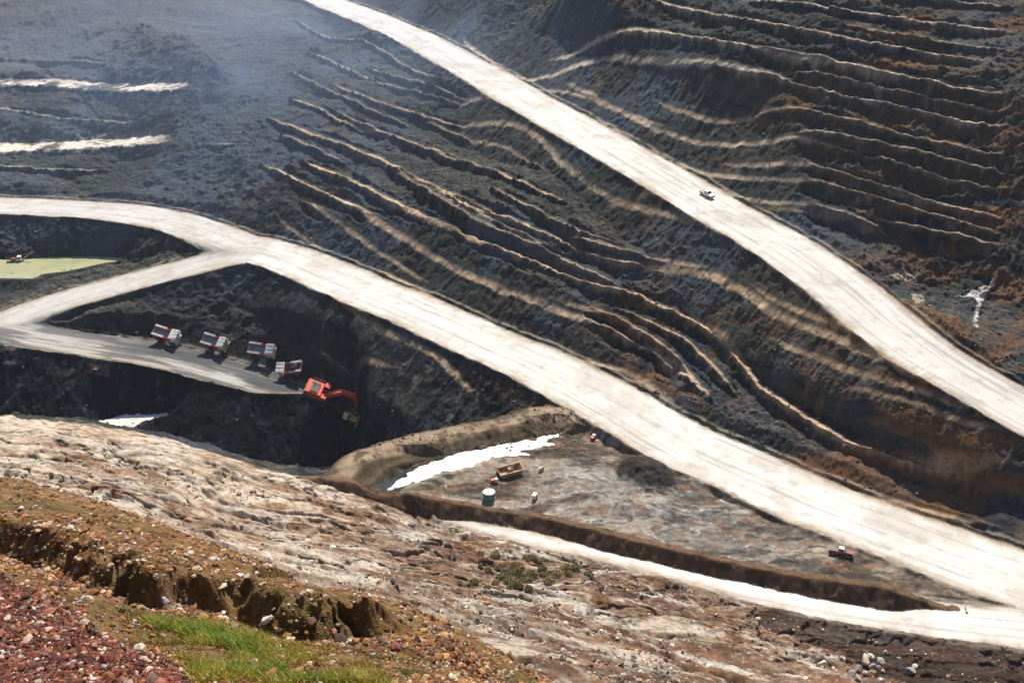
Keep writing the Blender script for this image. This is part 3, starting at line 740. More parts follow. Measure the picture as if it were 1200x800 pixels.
# ---- haul trucks
def wheel(root, x, y, r, wdt, name='wheel'):
    m = MB()
    m.cyl((x, y, r), r, wdt, 'y', 24)
    es = [e for e in m.bm.edges if len(e.link_faces) == 2 and any(len(f.verts) > 4 for f in e.link_faces)]
    bmesh.ops.bevel(m.bm, geom=es, offset=.14 * r, segments=2, affect='EDGES')
    for k in range(18):               # tread lugs
        a = k * math.tau / 18
        m.box(-.05 * r, .05 * r, -wdt * .47, wdt * .47, r * .97, r * 1.02, 0, Matrix.Rotation(a, 4, 'Y'), (x, y, r))
    o = m.build(name, 'rubber', root)
    s = 1 if y > 0 else -1
    h = MB().cyl((x, y + s * wdt * .5, r), r * .52, .1, 'y', 16).cyl((x, y + s * wdt * .55, r), r * .2, .1, 'y', 12)
    h.build('rim', 'steel', o)
    return o
def make_truck(front, label):
    t = empty('haul_truck', label, 'haul truck', group='haul trucks on the coal ramp')
    m = MB().box(-3.7, 3.9, -.9, .9, 1.15, 1.85).box(2.3, 2.9, -1.9, 1.9, 1.0, 1.5).box(-2.6, -1.8, -1.6, 1.6, .95, 1.5)
    m.bar((-1.0, .6, 1.8), (.6, .6, 2.6), .22, n=10).bar((-1.0, -.6, 1.8), (.6, -.6, 2.6), .22, n=10)
    m.build('chassis', 'red', t)
    for y in (-1.95, 1.95): wheel(t, 2.6, y, 1.15, .75)
    for y in (-1.6, 1.6): wheel(t, -2.2, y, 1.15, 1.4)
    # nose: hood, grille, bumper, lamps, deck, rails, steps
    b = MB().box(2.2, 4.25, -1.25, 1.25, 1.6, 2.75, .08).build('engine_hood', front, t)
    g = MB().box(4.25, 4.30, -.8, .8, 1.75, 2.55, .01)
    for k in range(6): g.box(4.29, 4.34, -.78, .78, 1.8 + k * .13, 1.86 + k * .13, 0)
    g.build('grille', 'dark', t)
    MB().box(3.95, 4.5, -2.2, 2.2, 1.0, 1.55, .06).build('bumper', front, t)
    for y in (-1.75, 1.75):
        MB().cyl((4.52, y, 1.36), .16, .08, 'x', 12).build('headlight', 'white', t)
    MB().box(2.0, 4.2, -2.35, 2.35, 2.76, 2.88, .02).build('deck', front, t)
    for y in (-2.3, 2.3):
        r = MB()
        for x in (2.1, 3.1, 4.15): r.bar((x, y, 2.88), (x, y, 3.7), .05)
        for z in (3.3, 3.7): r.bar((2.1, y, z), (4.15, y, z), .05)
        if y < 0:
            for z in (3.3, 3.7): r.bar((4.15, -2.3, z), (4.15, .2, z), .05)
        r.build('handrail', front, t)
    r = MB()
    r.bar((4.4, -2.1, 1.1), (4.15, -2.1, 2.85), .06); r.bar((4.4, -1.6, 1.1), (4.15, -1.6, 2.85), .06)
    for k in range(5): r.bar((4.4 - k * .05, -2.1, 1.3 + k * .33), (4.4 - k * .05, -1.6, 1.3 + k * .33), .05)
    r.build('ladder', front, t)
    c = MB().prism([(2.35, 2.88), (3.95, 2.88), (3.75, 4.15), (2.35, 4.15)], .35, 2.1).build('cab', front, t)
    MB().prism([(3.93, 3.25), (3.97, 3.25), (3.81, 4.02), (3.77, 4.02)], .5, 1.95).build('windscreen', 'glass', c)
    MB().box(2.55, 3.55, 2.09, 2.13, 3.3, 4.0, 0).build('side_window', 'glass', c); MB().box(2.55, 3.55, .32, .36, 3.3, 4.0, 0).build('side_window', 'glass', c)
    # tray: two side plates, floor, headboard and canopy
    side = [(-4.7, 3.3), (-3.9, 2.0), (1.3, 1.8), (2.0, 3.0), (1.75, 4.0), (1.3, 3.95), (.5, 3.3), (-.3, 3.65), (-4.3, 3.95)]
    m = MB().prism(side, 1.7, 1.86).prism(side, -1.86, -1.7)
    for x in (-3.4, -2.3, -1.2, -.1, 1.0):
        for y in (1.86, -1.98): m.box(x - .1, x + .1, y, y + .12, 2.1, 3.3, .02)
    m.prism([(-4.7, 3.35), (-3.9, 2.25), (1.3, 2.0), (2.0, 3.0), (1.85, 3.05), (1.2, 2.2), (-3.8, 2.45), (-4.55, 3.42)], -1.7, 1.7)
    m.prism([(1.85, 3.0), (2.05, 3.0), (1.85, 4.1), (1.65, 4.1)], -1.7, 1.7)
    tr = m.build('tray', 'red', t)
    ln = MB().prism([(-4.5, 3.46), (-3.78, 2.49), (1.17, 2.24), (1.7, 2.9), (1.55, 3.0), (1.1, 2.36), (-3.7, 2.6), (-4.4, 3.5)], -1.68, 1.68)
    ln.build('tray_floor_shade', 'shade_blue', tr)  # sheet over the tray floor, blue painted in as skylight shade
    for y in (1.72, -1.72):
        rm = MB()
        rm.bar((-4.45, y, 3.98), (-.3, y, 3.68), .75, .36)
        rm.bar((-4.65, y, 3.55), (-4.42, y, 3.98), .6, .3)
        rm.build('tray_rim', 'white', tr)
    cn = MB().prism([(1.6, 4.02), (1.95, 4.02), (4.35, 4.75), (4.35, 4.95), (1.5, 4.2)], -1.95, 1.95)
    for y in (-1.4, 0, 1.4): cn.prism([(1.7, 4.2), (4.3, 4.92), (4.3, 5.02), (1.7, 4.30)], y - .1, y + .1)
    cn.build('canopy', 'white', tr)
    return t
tr1 = make_truck('white', 'white fronted haul truck with red tray, the one farthest from the red excavator')
tr2 = make_truck('cream', 'cream fronted haul truck with empty red tray, second truck from the left end')
tr3 = copy_tree(tr2); tr3['label'] = 'cream fronted haul truck with empty red tray, just ahead of the coal laden truck'
tr4 = copy_tree(tr1); tr4['label'] = 'haul truck turned the other way with its tray heaped with dark coal'
for t in (tr1, tr2, tr3, tr4): t.scale = (.93, .93, .93)
for t, u, v, h in ((tr1, 197, 397.5, -10), (tr2, 255, 406, -17), (tr3, 309, 413.5, -6), (tr4, 345, 437, 166)):
    seat_on(t, u, v, math.radians(h), (6, 4), 240.0, .05)
def lump(name, mat, n, sx, sy, sz, seed, rough=.35, sub=3):
    bm = bmesh.new(); bmesh.ops.create_icosphere(bm, subdivisions=sub, radius=1)
    r = random.Random(seed)
    pl_ = [(Vec((r.gauss(0, 1), r.gauss(0, 1), r.gauss(0, 1))).normalized(), r.uniform(.45, .9)) for _ in range(n)]
    for v in bm.verts:
        for nrm, dd in pl_:
            k = v.co.dot(nrm)
            if k > dd: v.co -= nrm * (k - dd) * .92
        v.co *= 1 + r.uniform(-1, 1) * rough * .08
        v.co = Vec((v.co.x * sx, v.co.y * sy, v.co.z * sz))
    m = MB(); m.bm.free(); m.bm = bm
    return m
ld = lump('coal_load', 'coal', 6, 2.8, 1.75, 1.25, 5, .9).build('coal_load', 'coal')
tag(ld, 'heap of dark coal filling the tray of the laden haul truck', 'coal heap')
R4 = tr4.rotation_euler.to_matrix()
ld.scale = (.93, .93, .93); ld.rotation_euler = tr4.rotation_euler; ld.location = tr4.location + R4 @ Vec((-1.3, 0, 3.65)) * .93

# ---- the red excavator
def make_excavator():
    t = empty('excavator', 'big red crawler excavator with raised boom at the end of the coal ramp', 'excavator')
    for y in (-1.95, 1.95):
        pr = [(-3.1, .5), (-2.7, .08), (2.7, .08), (3.1, .5), (3.05, 1.0), (2.6, 1.35), (-2.6, 1.35), (-3.05, 1.0)]
        k = MB().prism(pr, y - .45, y + .45)
        for i in range(22): k.box(-3.0 + i * .28, -2.86 + i * .28, y - .48, y + .48, 1.33, 1.40, 0).box(-2.7 + i * .25, -2.58 + i * .25, y - .48, y + .48, .0, .1, 0)
        tk = k.build('track', 'rubber', t)
        w_ = MB()
        for i in range(6): w_.cyl((-2.3 + i * .92, y, .55), .3, 1.0, 'y', 12)
        w_.build('roller', 'dark', tk)
    MB().box(-1.6, 1.6, -1.5, 1.5, .6, 1.3).cyl((0, 0, 1.45), 1.3, .35, 'z', 24).build('undercarriage', 'dark', t)
    MB().box(-3.3, 1.9, -2.2, 2.2, 1.62, 2.0).box(-3.2, .3, -2.2, 2.2, 2.0, 3.55, .1).box(.3, 1.9, -2.2, -.7, 2.0, 3.1, .08).build('housing', 'digger', t)
    MB().prism([(-4.1, 1.8), (-3.2, 1.7), (-3.2, 3.5), (-3.8, 3.5), (-4.15, 3.0)], -2.2, 2.2).build('counterweight', 'orange', t)
    e = MB().box(-2.8, -.6, -1.7, 1.7, 3.55, 3.75, .05).cyl((-2.2, .9, 4.0), .13, .6, 'z', 10)
    for k in range(5): e.box(-2.5 + k * .35, -2.35 + k * .35, -1.4, .4, 3.75, 3.8, 0)
    e.build('engine_cover', 'dark', t)
    c = MB().prism([(.45, 2.0), (2.3, 2.0), (2.35, 3.0), (2.0, 4.2), (.45, 4.2)], .85, 2.2).build('cab', 'red', t)
    MB().prism([(2.31, 2.4), (2.36, 3.02), (2.05, 4.05), (2.1, 4.05), (2.42, 3.02), (2.36, 2.4)], .95, 2.1).box(.65, 1.9, 2.19, 2.23, 2.9, 4.0, 0).box(.65, 1.9, .82, .86, 2.9, 4.0, 0).build('window', 'glass', c)
    for y in (-2.15, 2.15):
        h = MB()
        for x in (-3.1, -1.5, .1): h.bar((x, y, 3.55), (x, y, 4.4), .05)
        h.bar((-3.1, y, 4.4), (.1, y, 4.4), .05)
        h.build('handrail', 'red', t)
    bo = MB().prism([(1.5, 2.2), (2.3, 1.9), (5.2, 5.0), (8.6, 5.7), (8.7, 6.4), (4.9, 6.2), (3.9, 5.4)], -.62, .62).build('boom', 'digger', t)
    for y in (-.65, .65): MB().bar((2.2, y, 1.9), (4.9, y, 5.3), .26, n=10).build('hydraulic_ram', 'steel', bo)
    q = MB()
    q.bar((4.9, 0, 6.3), (8.0, 0, 7.1), .24, n=10)
    q.build('hydraulic_ram', 'steel', bo)
    MB().prism([(7.9, 7.2), (8.4, 7.2), (9.3, 6.0), (10.6, 3.1), (10.1, 3.0), (8.4, 5.2)], -.48, .48).build('stick', 'digger', t)
    bk = MB().prism([(9.7, 3.1), (10.7, 3.1), (11.0, 2.2), (10.6, 1.4), (9.6, 1.3), (9.2, 1.7), (10.2, 1.9), (10.4, 2.3), (10.1, 2.7)], -.95, .95)
    bk.prism([(9.2, 1.7), (9.6, 1.3), (10.6, 1.4), (11.0, 2.2), (10.5, 2.8), (10.0, 2.7)], -1.0, -.9).prism([(9.2, 1.7), (9.6, 1.3), (10.6, 1.4), (11.0, 2.2), (10.5, 2.8), (10.0, 2.7)], .9, 1.0)
    for k in range(5): bk.bar((9.3, -.8 + k * .4, 1.65), (8.8, -.8 + k * .4, 1.7), .14, .1)
    bk.build('bucket', 'steel', t)
    return t
ex = make_excavator(); ex.scale = (1.18, 1.18, 1.18); seat_on(ex, 373, 462, math.radians(-3), (6, 4), 240.0, .02)

# ---- yellow bulldozer down in the pit
def make_dozer():
    t = empty('bulldozer', 'small yellow bulldozer at the foot of the black coal face', 'bulldozer')
    for y in (-.95, .95):
        k = MB().prism([(-1.5, .3), (-1.2, .0), (1.1, .0), (1.5, .35), (1.2, .75), (-.9, .95), (-1.3, .8)], y - .28, y + .28)
        for i in range(12): k.box(-1.2 + i * .2, -1.12 + i * .2, y - .3, y + .3, -.03, .04, 0)
        k.build('track', 'rubber', t)
    MB().box(-1.3, .2, -.7, .7, .5, 1.3).prism([(.2, .5), (1.6, .5), (1.6, 1.25), (.2, 1.45)], -.5, .5).build('body', 'yellow', t)
    c = MB().box(-.9, .2, -.65, .65, 1.3, 2.35, .04).build('cab', 'yellow', t)
    MB().box(-.75, .1, -.67, .67, 1.55, 2.15, 0).box(-.92, .22, -.55, .55, 1.55, 2.15, 0).build('window', 'glass', c)
    MB().box(-1.0, .3, -.75, .75, 2.35, 2.45, .02).build('roof', 'cream', c)
    b = MB().prism([(1.85, .05), (2.05, .0), (2.0, .5), (2.1, 1.1), (1.95, 1.1), (1.85, .5)], -1.5, 1.5)
    for y in (-1.25, 1.25): b.bar((-.2, y, .4), (1.9, y, .35), .14, .2)
    b.build('blade', 'cream', t)
    MB().cyl((1.1, .25, 1.65), .06, .6, 'z', 8).build('exhaust', 'dark', t)
    t.scale = (1.45, 1.45, 1.45)
    return t
dz = make_dozer(); seat_on(dz, 415, 491, math.radians(-40), (3, 2), 240.0, .03)

# ---- dredge on the pond
def make_barge():
    t = empty('dredge_barge', 'small dredge barge with a slanted boom floating on the yellow-green pond', 'barge')
    m = MB()
    for y in (-1.3, 1.3): m.cyl((0, y, .0), .5, 8.0, 'x', 16)
    m.box(-3.6, 3.6, -1.5, 1.5, .38, .55)
    m.build('pontoon', 'dark', t)
    c = MB().box(1.2, 3.0, -1.1, 1.1, .55, 2.7, .06).build('cabin', 'white', t)
    MB().box(1.18, 3.02, -.8, .8, 1.5, 2.3, 0).box(1.45, 2.75, -1.12, 1.12, 1.5, 2.3, 0).build('window', 'glass', c)
    MB().box(-1.8, .4, -.9, .9, .55, 1.9, .08).cyl((-.2, .4, 2.3), .1, .9, 'z', 10).build('engine_house', 'maroon', t)
    b = MB()
    for y in (-.4, .4): b.bar((3.0, y, .6), (9.2, y, 4.6), .16)
    for k in range(9):
        f = k / 8; b.bar((3 + 6.2 * f, -.4, .6 + 4 * f), (3 + 6.2 * f, .4, .6 + 4 * f), .1)
    b.bar((2.4, 0, 2.7), (8.8, 0, 4.4), .05)
    b.build('boom', 'tan', t)
    for y in (-1.45, 1.45):
        r = MB()
        for x in (-3.5, -1.8, 0.0): r.bar((x, y, .55), (x, y, 1.45), .05)
        r.bar((-3.5, y, 1.45), (0, y, 1.45), .05)
        r.build('handrail', 'white', t)
    return t
bg = make_barge(); x, y, z = at(18, 306, 24.3); bg.location = (x, y, 24.22); bg.scale = (.72, .72, .72); bg.rotation_euler = (0, 0, math.radians(12))

# ---- pickups
def make_pickup(body, label):
    t = empty('pickup_truck', label, 'pickup')
    MB().prism([(-2.6, .45), (2.5, .45), (2.6, .75), (2.5, 1.05), (1.2, 1.12), (-.55, 1.12), (-2.6, 1.1)], -.92, .92).build('body', body, t)
    c = MB().prism([(-.6, 1.1), (1.25, 1.1), (.55, 1.78), (-.45, 1.8)], -.82, .82).build('cab', 'white', t)
    MB().prism([(.66, 1.72), (1.18, 1.18), (1.23, 1.18), (.70, 1.74)], -.72, .72).box(-.4, .5, -.835, .835, 1.22, 1.66, 0).box(-.62, -.5, -.7, .7, 1.25, 1.68, 0).build('window', 'glass', c)
    MB().box(-2.45, -.75, -.78, .78, .95, 1.13, 0).build('load_bed', 'dark', t)
    for x in (-1.6, 1.65):
        for y in (-.85, .85):
            w_ = MB().cyl((x, y, .38), .38, .26, 'y', 18).build('wheel', 'rubber', t)
            MB().cyl((x, y + (.13 if y > 0 else -.13), .38), .2, .04, 'y', 12).build('rim', 'steel', w_)
    for y in (-.65, .65): MB().box(2.53, 2.6, y - .18, y + .18, .72, .9, 0).build('headlight', 'white', t)
    MB().box(2.5, 2.7, -.9, .9, .42, .62, .02).build('bumper', 'dark', t)
    return t
p1 = make_pickup('white', 'small white pickup alone on the wide upper white haul road')
seat_on(p1, 828, 230, math.atan2(-.80, .60), (4, 2), 240.0, .12)
p2 = make_pickup('maroon', 'white cabbed dark red pickup parked on the mud near the loop of the roads')
seat_on(p2, 985, 650, math.radians(-20), (4, 2), 120.0, .05)

# ---- things on the flat between the bunds
t = empty('site_tank', 'squat teal tank with a white lid standing on the mud flat', 'tank')
MB().cyl((0, 0, .95), 1.45, 1.9, 'z', 28).cyl((0, 0, .12), 1.55, .24, 'z', 28).cyl((0, 0, 1.75), 1.5, .12, 'z', 28).build('tank_shell', 'teal', t)
MB().cyl((0, 0, 2.15), 1.5, .5, 'z', 28, .5).cyl((0, 0, 2.45), .35, .2, 'z', 12).build('lid', 'white', t)
MB().bar((-.2, -1.55, 0), (-.2, -1.55, 2), .06).bar((.2, -1.55, 0), (.2, -1.55, 2), .06).bar((-.2, -1.55, .5), (.2, -1.55, .5), .05).bar((-.2, -1.55, 1.0), (.2, -1.55, 1.0), .05).bar((-.2, -1.55, 1.5), (.2, -1.55, 1.5), .05).build('ladder', 'steel', t)
seat_on(t, 573, 584, 0.4, (2, 2), 120.0, -.05, False)
t = empty('generator', 'small white trailer generator with dark louvred side on the mud flat', 'generator')
MB().box(-.8, .8, -.5, .5, .45, 1.5, .06).build('housing', 'white', t)
MB().box(-.5, .5, -.53, .53, .75, 1.15, 0).build('louvre', 'dark', t)
for y in (-.5, .5): MB().cyl((0, y, .3), .3, .18, 'y', 14).build('wheel', 'rubber', t)
MB().bar((.8, 0, .5), (1.6, 0, .4), .08).build('tow_bar', 'steel', t); MB().cyl((-.5, .2, 1.7), .06, .4, 'z', 8).build('exhaust', 'steel', t)
seat_on(t, 627, 585, 1.2, (1.5, 1), 120.0, 0)
t = empty('scrap_tray', 'rusty orange steel tray lying tilted on the mud flat', 'scrap tray')
m = MB().prism([(-2.8, 0), (2.2, 0), (3.0, 1.3), (2.85, 1.35), (2.1, .18), (-2.65, .18), (-3.0, .9), (-3.15, .85)], -1.4, 1.4)
m.prism([(-2.8, 0), (2.2, 0), (3.0, 1.3), (-3.1, .95)], -1.5, -1.4).prism([(-2.8, 0), (2.2, 0), (3.0, 1.3), (-3.1, .95)], 1.4, 1.5)
m.build('tray_shell', 'rust', t)
m = MB().bar((-3.1, -1.45, .95), (3.0, -1.45, 1.3), .2).bar((-3.1, 1.45, .95), (3.0, 1.45, 1.3), .2).bar((3.0, -1.45, 1.3), (3.0, 1.45, 1.3), .2)
m.build('rim', 'tan', t)
MB().box(-.7, .6, -.6, .5, .15, 1.5, .1).bar((-.2, 0, 1.4), (.8, .2, 1.9), .2).build('pump_block', 'rust', t)
seat_on(t, 598, 553, .35, (4, 2.5), 120.0, -.1)
t = empty('pump_skid', 'small red pump skid with a white hood beside the rusty tray', 'pump')
MB().box(-.9, .9, -.5, .5, .0, .2, .02).build('skid', 'dark', t)
MB().box(-.8, .1, -.4, .4, .2, .95, .05).build('pump_body', 'red', t)
MB().box(.15, .85, -.4, .4, .2, 1.1, .06).build('hood', 'white', t)
seat_on(t, 579, 565, .3, (1.5, 1), 120.0, 0)
t2 = copy_tree(t); t2['label'] = 'red pump skid beside the tip of the white runoff strip near the broad bund'
seat_on(t2, 695, 514, 1.0, (1.5, 1), 120.0, 0)
t = empty('marker_post', 'white marker post at the tip of the long bund by the road loop', 'post')
MB().cyl((0, 0, 1.0), .09, 2.0, 'z', 12).build('pole', 'white', t); MB().box(-.28, .28, -.04, .04, 1.35, 2.05, .01).build('plate', 'white', t)
MB().cyl((0, 0, .1), .3, .24, 'z', 12, .2).build('footing', 'tan', t)
x, y, z = hit(1131, 713, 120.0); t.location = (x, y, z - .03)
def block(label, u, v, sz, mat, seed, y0, cat='rock', name='rock', group=None, sink=.25, flat=.7):
    o = lump(name, mat, 18, sz * .5, sz * .5 * rnd.uniform(.6, .9), sz * .5 * flat, seed).build(name, mat)
    for p in o.data.polygons: p.use_smooth = False
    tag(o, label, cat, group)
    x, y, z = hit(u, v, y0)
    o.location = (x, y, z + sz * .5 * flat * (1 - 2 * sink)); o.rotation_euler = (rnd.uniform(-.2, .2), rnd.uniform(-.2, .2), rnd.uniform(0, 6))
    return o
def rockmat(name, c, d): return simple_mat(name, c, .9, 0, d, 6.0, .9, .6)
MT['rk_white'] = rockmat('pale_stone', (.52, .49, .43), (.28, .23, .17)); MT['rk_orange'] = rockmat('orange_stone', (.40, .15, .06), (.22, .07, .04))
MT['rk_red'] = rockmat('dark_red_stone', (.20, .06, .05), (.09, .04, .04)); MT['rk_grey'] = rockmat('grey_stone', (.33, .33, .31), (.16, .15, .13)); MT['rk_tan'] = rockmat('tan_stone', (.42, .31, .20), (.22, .14, .09))
block('white block lying on the coal ramp behind the farthest haul truck', 161, 390, 1.3, 'rk_white', 1, 240.0, 'block', 'marker_block')
block('small orange and white board lying on black coal below the ramp', 112, 433, 1.6, 'rk_orange', 2, 240.0, 'debris', 'debris_block', flat=.3)
block('pale round boulder beside the rusty tray on the mud flat', 634, 551, 2.3, 'rk_white', 3, 120.0)
block('tan boulder at the pointed end of the mud flat', 522, 572, 1.8, 'rk_tan', 4, 120.0)
block('long grey-white stone jutting over the dark gully', 193, 706, .40, 'rk_grey', 7, 14.0, flat=.6, sink=.15)
block('white chalky block at the top edge of the grass', 312, 728, .55, 'rk_white', 8, 14.0, flat=.6)
block('pale yellowish block on the gully lip behind the grass', 262, 720, .40, 'rk_white', 9, 14.0)
block('bright orange stone at the edge of the red scree beside the grass', 183, 766, .30, 'rk_orange', 10, 10.0)
block('large rust-orange stone half hidden at the bottom of the grass', 318, 797, .55, 'rk_orange', 11, 10.0)
block('flat white slab lying in the red scree', 122, 772, .42, 'rk_white', 12, 10.0, flat=.35)
block('broad tan slab overhanging a shadow on the pale slope', 664, 714, 4.0, 'rk_tan', 13, 40.0, flat=.4)
block('dark red boulder, upper of two close together below the tan slab', 666, 746, 1.0, 'rk_red', 14, 40.0)
block('dark red boulder, lower of two close together below the tan slab', 657, 757, 1.25, 'rk_red', 15, 40.0)
block('white and grey boulder on the far shoulder of the gravel bank', 399, 684, .9, 'rk_white', 16, 20.0)
block('orange boulder sitting on the grey slope above the gully end', 570, 709, 1.4, 'rk_orange', 17, 40.0)
for k in range(26):
    u, v = rnd.gauss(1015, 26), rnd.gauss(782, 9)
    block('pale angular boulder in the rock pile below the dark eroded bank', u, min(v, 805), rnd.uniform(1.0, 2.6), rnd.choice(['rk_white', 'rk_tan', 'rk_white', 'rk_grey']), 40 + k, 60.0, group='pale boulders piled below the dark bank', flat=.8)

# ---- pools
for name, pgc, zp, kind in POOLS:
    bm = bmesh.new(); vs_ = [bm.verts.new((p[0], p[1], zp)) for p in pgc[:-1]]
    f = bm.faces.new(vs_); bm.normal_update()
    if f.normal.z < 0: f.normal_flip()
    bmesh.ops.triangulate(bm, faces=[f])
    me = bpy.data.meshes.new('water'); bm.to_mesh(me); bm.free()
    if kind == 'green': mt = simple_mat('pond_water', (.36, .36, .20), .18, 0, (.25, .28, .17), .12, .9)
    else: mt = MT.get('slurry') or simple_mat('white_slurry', (.62, .61, .58), .25, 0, (.30, .28, .25), .22, .8)
    if kind != 'green': MT['slurry'] = mt
    me.materials.append(mt)
    o = bpy.data.objects.new('water', me); C.objects.link(o); o['kind'] = 'structure'

# ---- gravel, loose stones, grass, scrub
ICO = bmesh.new(); bmesh.ops.create_icosphere(ICO, subdivisions=1, radius=1)
ICV = np.array([v.co[:] for v in ICO.verts], np.float32); ICF = np.array([[v.index for v in f.verts] for f in ICO.faces]); ICO.free()
rg = np.random.default_rng(11)
def mesh_from(name, v, f, col, mat):
    k = f.shape[1]
    me = bpy.data.meshes.new(name)
    me.vertices.add(len(v)); me.vertices.foreach_set('co', v.astype(np.float32).ravel())
    me.loops.add(f.size); me.loops.foreach_set('vertex_index', f.astype(np.int32).ravel())
    me.polygons.add(len(f)); me.polygons.foreach_set('loop_start', np.arange(0, f.size, k, dtype=np.int32))
    if col is not None:
        ca = me.color_attributes.new('Col', 'FLOAT_COLOR', 'POINT')
        cc = np.ones((len(v), 4), np.float32); cc[:, :3] = col; ca.data.foreach_set('color', cc.ravel())
    me.polygons.foreach_set('use_smooth', np.zeros(len(f), bool))
    me.update(calc_edges=True); me.materials.append(mat)
    o = bpy.data.objects.new(name, me); C.objects.link(o)
    return o
def stones(name, x, y, s, palette, weights):
    n = len(x); z = grid_z(x, y)
    nv = len(ICV)
    ax = rg.uniform(.55, 1.15, (n, 1, 3)) * np.array([1, 1, .75])
    v = ICV[None] * ax * (1 + rg.uniform(-.22, .22, (n, nv, 1)))
    a = rg.uniform(0, 6.28, n); c, s_ = np.cos(a)[:, None], np.sin(a)[:, None]
    vx = v[..., 0] * c - v[..., 1] * s_; vy = v[..., 0] * s_ + v[..., 1] * c
    v = np.stack([vx, vy, v[..., 2]], -1) * s[:, None, None]
    v += np.stack([x, y, z + s * .25], -1)[:, None, :]
    f = ICF[None] + (np.arange(n) * nv)[:, None, None]
    pal = np.array(palette)[rg.choice(len(palette), n, p=np.array(weights) / sum(weights))] * rg.uniform(.6, 1.25, (n, 1))
    col = np.repeat(pal, nv, 0)
    return mesh_from(name, v.reshape(-1, 3), f.reshape(-1, 3), np.clip(col, .01, .9), M_stone)
M_stone = ground_mat('gravel_stone', .9, 9, 40, .75, 1.2, .4, .02)
OCH = [(.26, .12, .045), (.34, .19, .08), (.13, .07, .045), (.46, .38, .29), (.24, .10, .07), (.34, .26, .18), (.08, .05, .04)]
RED = [(.16, .045, .032), (.22, .08, .05), (.09, .035, .028), (.38, .28, .22), (.12, .07, .055), (.30, .11, .045), (.50, .42, .35), (.05, .03, .025)]
def scatter(n, r0, r1, a0=-.62, a1=.58, pw=1.0):
    a = rg.uniform(a0, a1, n); r = np.exp(rg.uniform(math.log(r0), math.log(r1), n))
    return r * np.sin(a), r * np.cos(a), r
redpg = poly([(-300, 655), (0, 672), (60, 703), (120, 742), (200, 777), (250, 818), (300, 900), (-300, 900)], 8.0)
def in_poly(pg, x, y):
    c = np.zeros(len(x), bool); j = len(pg) - 1
    for i in range(len(pg)):
        xi, yi, xj, yj = *pg[i], *pg[j]
        c ^= ((yi > y) != (yj > y)) & (x < (xj - xi) * (y - yi) / (yj - yi + 1e-12) + xi); j = i
    return c
x, y, r = scatter(110000, 12, 62)
isred = in_poly(redpg, x, y) & (r < 40)
dens = fbm(x / 1.8, y / 1.8, 501, 3) * .7 + .3 * fbm(x / .5, y / .5, 502, 2)
k = (rg.uniform(0, 1, len(x)) < sst(dens, .32, .62) * np.where(r > 45, .6, 1)) & ~isred
s = (.012 + .0014 * r[k]) * np.exp(rg.normal(0, .6, k.sum())) * .62
o = stones('gravel', x[k], y[k], np.clip(s, .015, .26), OCH, [5, 4, 4, 2.2, 3, 2.5, 2]); o['kind'] = 'stuff'
bt = rg.integers(0, len(BANK) - 1, 9000)
bx = BANK[bt, 0] + rg.normal(.4, .8, 9000); by = BANK[bt, 1] + np.abs(rg.normal(.9, .8, 9000))
s = .05 * np.exp(rg.normal(0, .6, 9000))
o = stones('gravel', bx, by, np.clip(s, .02, .22), OCH, [5, 4, 4, 1.2, 3, 2, 3]); o['kind'] = 'stuff'
xr, yr, rr = scatter(80000, 12, 34, -.62, -.16)
k = in_poly(redpg, xr, yr)
s = (.012 + .0016 * rr[k]) * np.exp(rg.normal(0, .6, k.sum())) * .62
o = stones('gravel', xr[k], yr[k], np.clip(s, .015, .17), RED, [5, 4, 4, 1.6, 3, 1.5, .8, 3]); o['kind'] = 'stuff'
x, y, r = scatter(26000, 60, 205, -.5, .56)
dens = fbm(x / 9, y / 5, 503, 4)
ri_ = gi_r(r).astype(int); ai_ = gi_az(np.arctan2(x, y)).astype(int); gidx = ri_ * NA + ai_
k = (rg.uniform(0, 1, len(x)) < sst(dens, .48, .66)) & (road_edge[gidx] > 2) & (bund_id[gidx] == 0)
s = .17 * np.exp(rg.normal(0, .5, k.sum()))
o = stones('rubble', x[k], y[k], np.clip(s, .08, .8), [(.42, .36, .28), (.30, .22, .15), (.14, .10, .08), (.24, .13, .10), (.55, .5, .43)], [3, 3, 3, 2, 1.5]); o['kind'] = 'stuff'
x, y, r = scatter(30000, 240, 520, -.5, .5)
ri_ = gi_r(r).astype(int); ai_ = gi_az(np.arctan2(x, y)).astype(int); gidx = ri_ * NA + ai_
dens = fbm(x / 12, y / 12, 505, 4)
k = (rg.uniform(0, 1, len(x)) < sst(dens, .45, .65) * (.35 + .65 * (slope[gidx] < .5))) & (road_edge[gidx] > 1.5)
s = .22 * np.exp(rg.normal(0, .5, k.sum()))
o = stones('rubble', x[k], y[k], np.clip(s, .08, .55), [(.20, .18, .15), (.11, .10, .09), (.05, .05, .05), (.30, .24, .17)], [3, 4, 3, 1]); o['kind'] = 'stuff'
# the stones that stand out on the two banks, each its own object
protos = []
for k in range(8):
    b = lump('stone', 'tan', 12, 1, rnd.uniform(.65, .95), rnd.uniform(.5, .75), 70 + k, .35, 2); me = bpy.data.meshes.new('stone'); b.bm.to_mesh(me); b.bm.free()
    protos.append(me)
def loose(n, fn, label, group, mats, smin, smax):
    got = 0
    while got < n:
        u, v = fn()
        x, y, z = hit(u, v, 10.0)
        if y > 75: continue
        key = (rnd.randrange(8), rnd.choice(mats))
        me = PM.get(key)
        if me is None:
            me = protos[key[0]].copy(); me.materials.clear(); me.materials.append(MT[key[1]]); PM[key] = me
        o = bpy.data.objects.new('stone', me); C.objects.link(o); tag(o, label, 'stone', group)
        s = rnd.uniform(smin, smax) * (.35 + y / 45)
        o.scale = (s, s, s); o.location = (x, y, z + s * .3); o.rotation_euler = (rnd.uniform(-.4, .4), rnd.uniform(-.4, .4), rnd.uniform(0, 6))
        got += 1
PM = {}
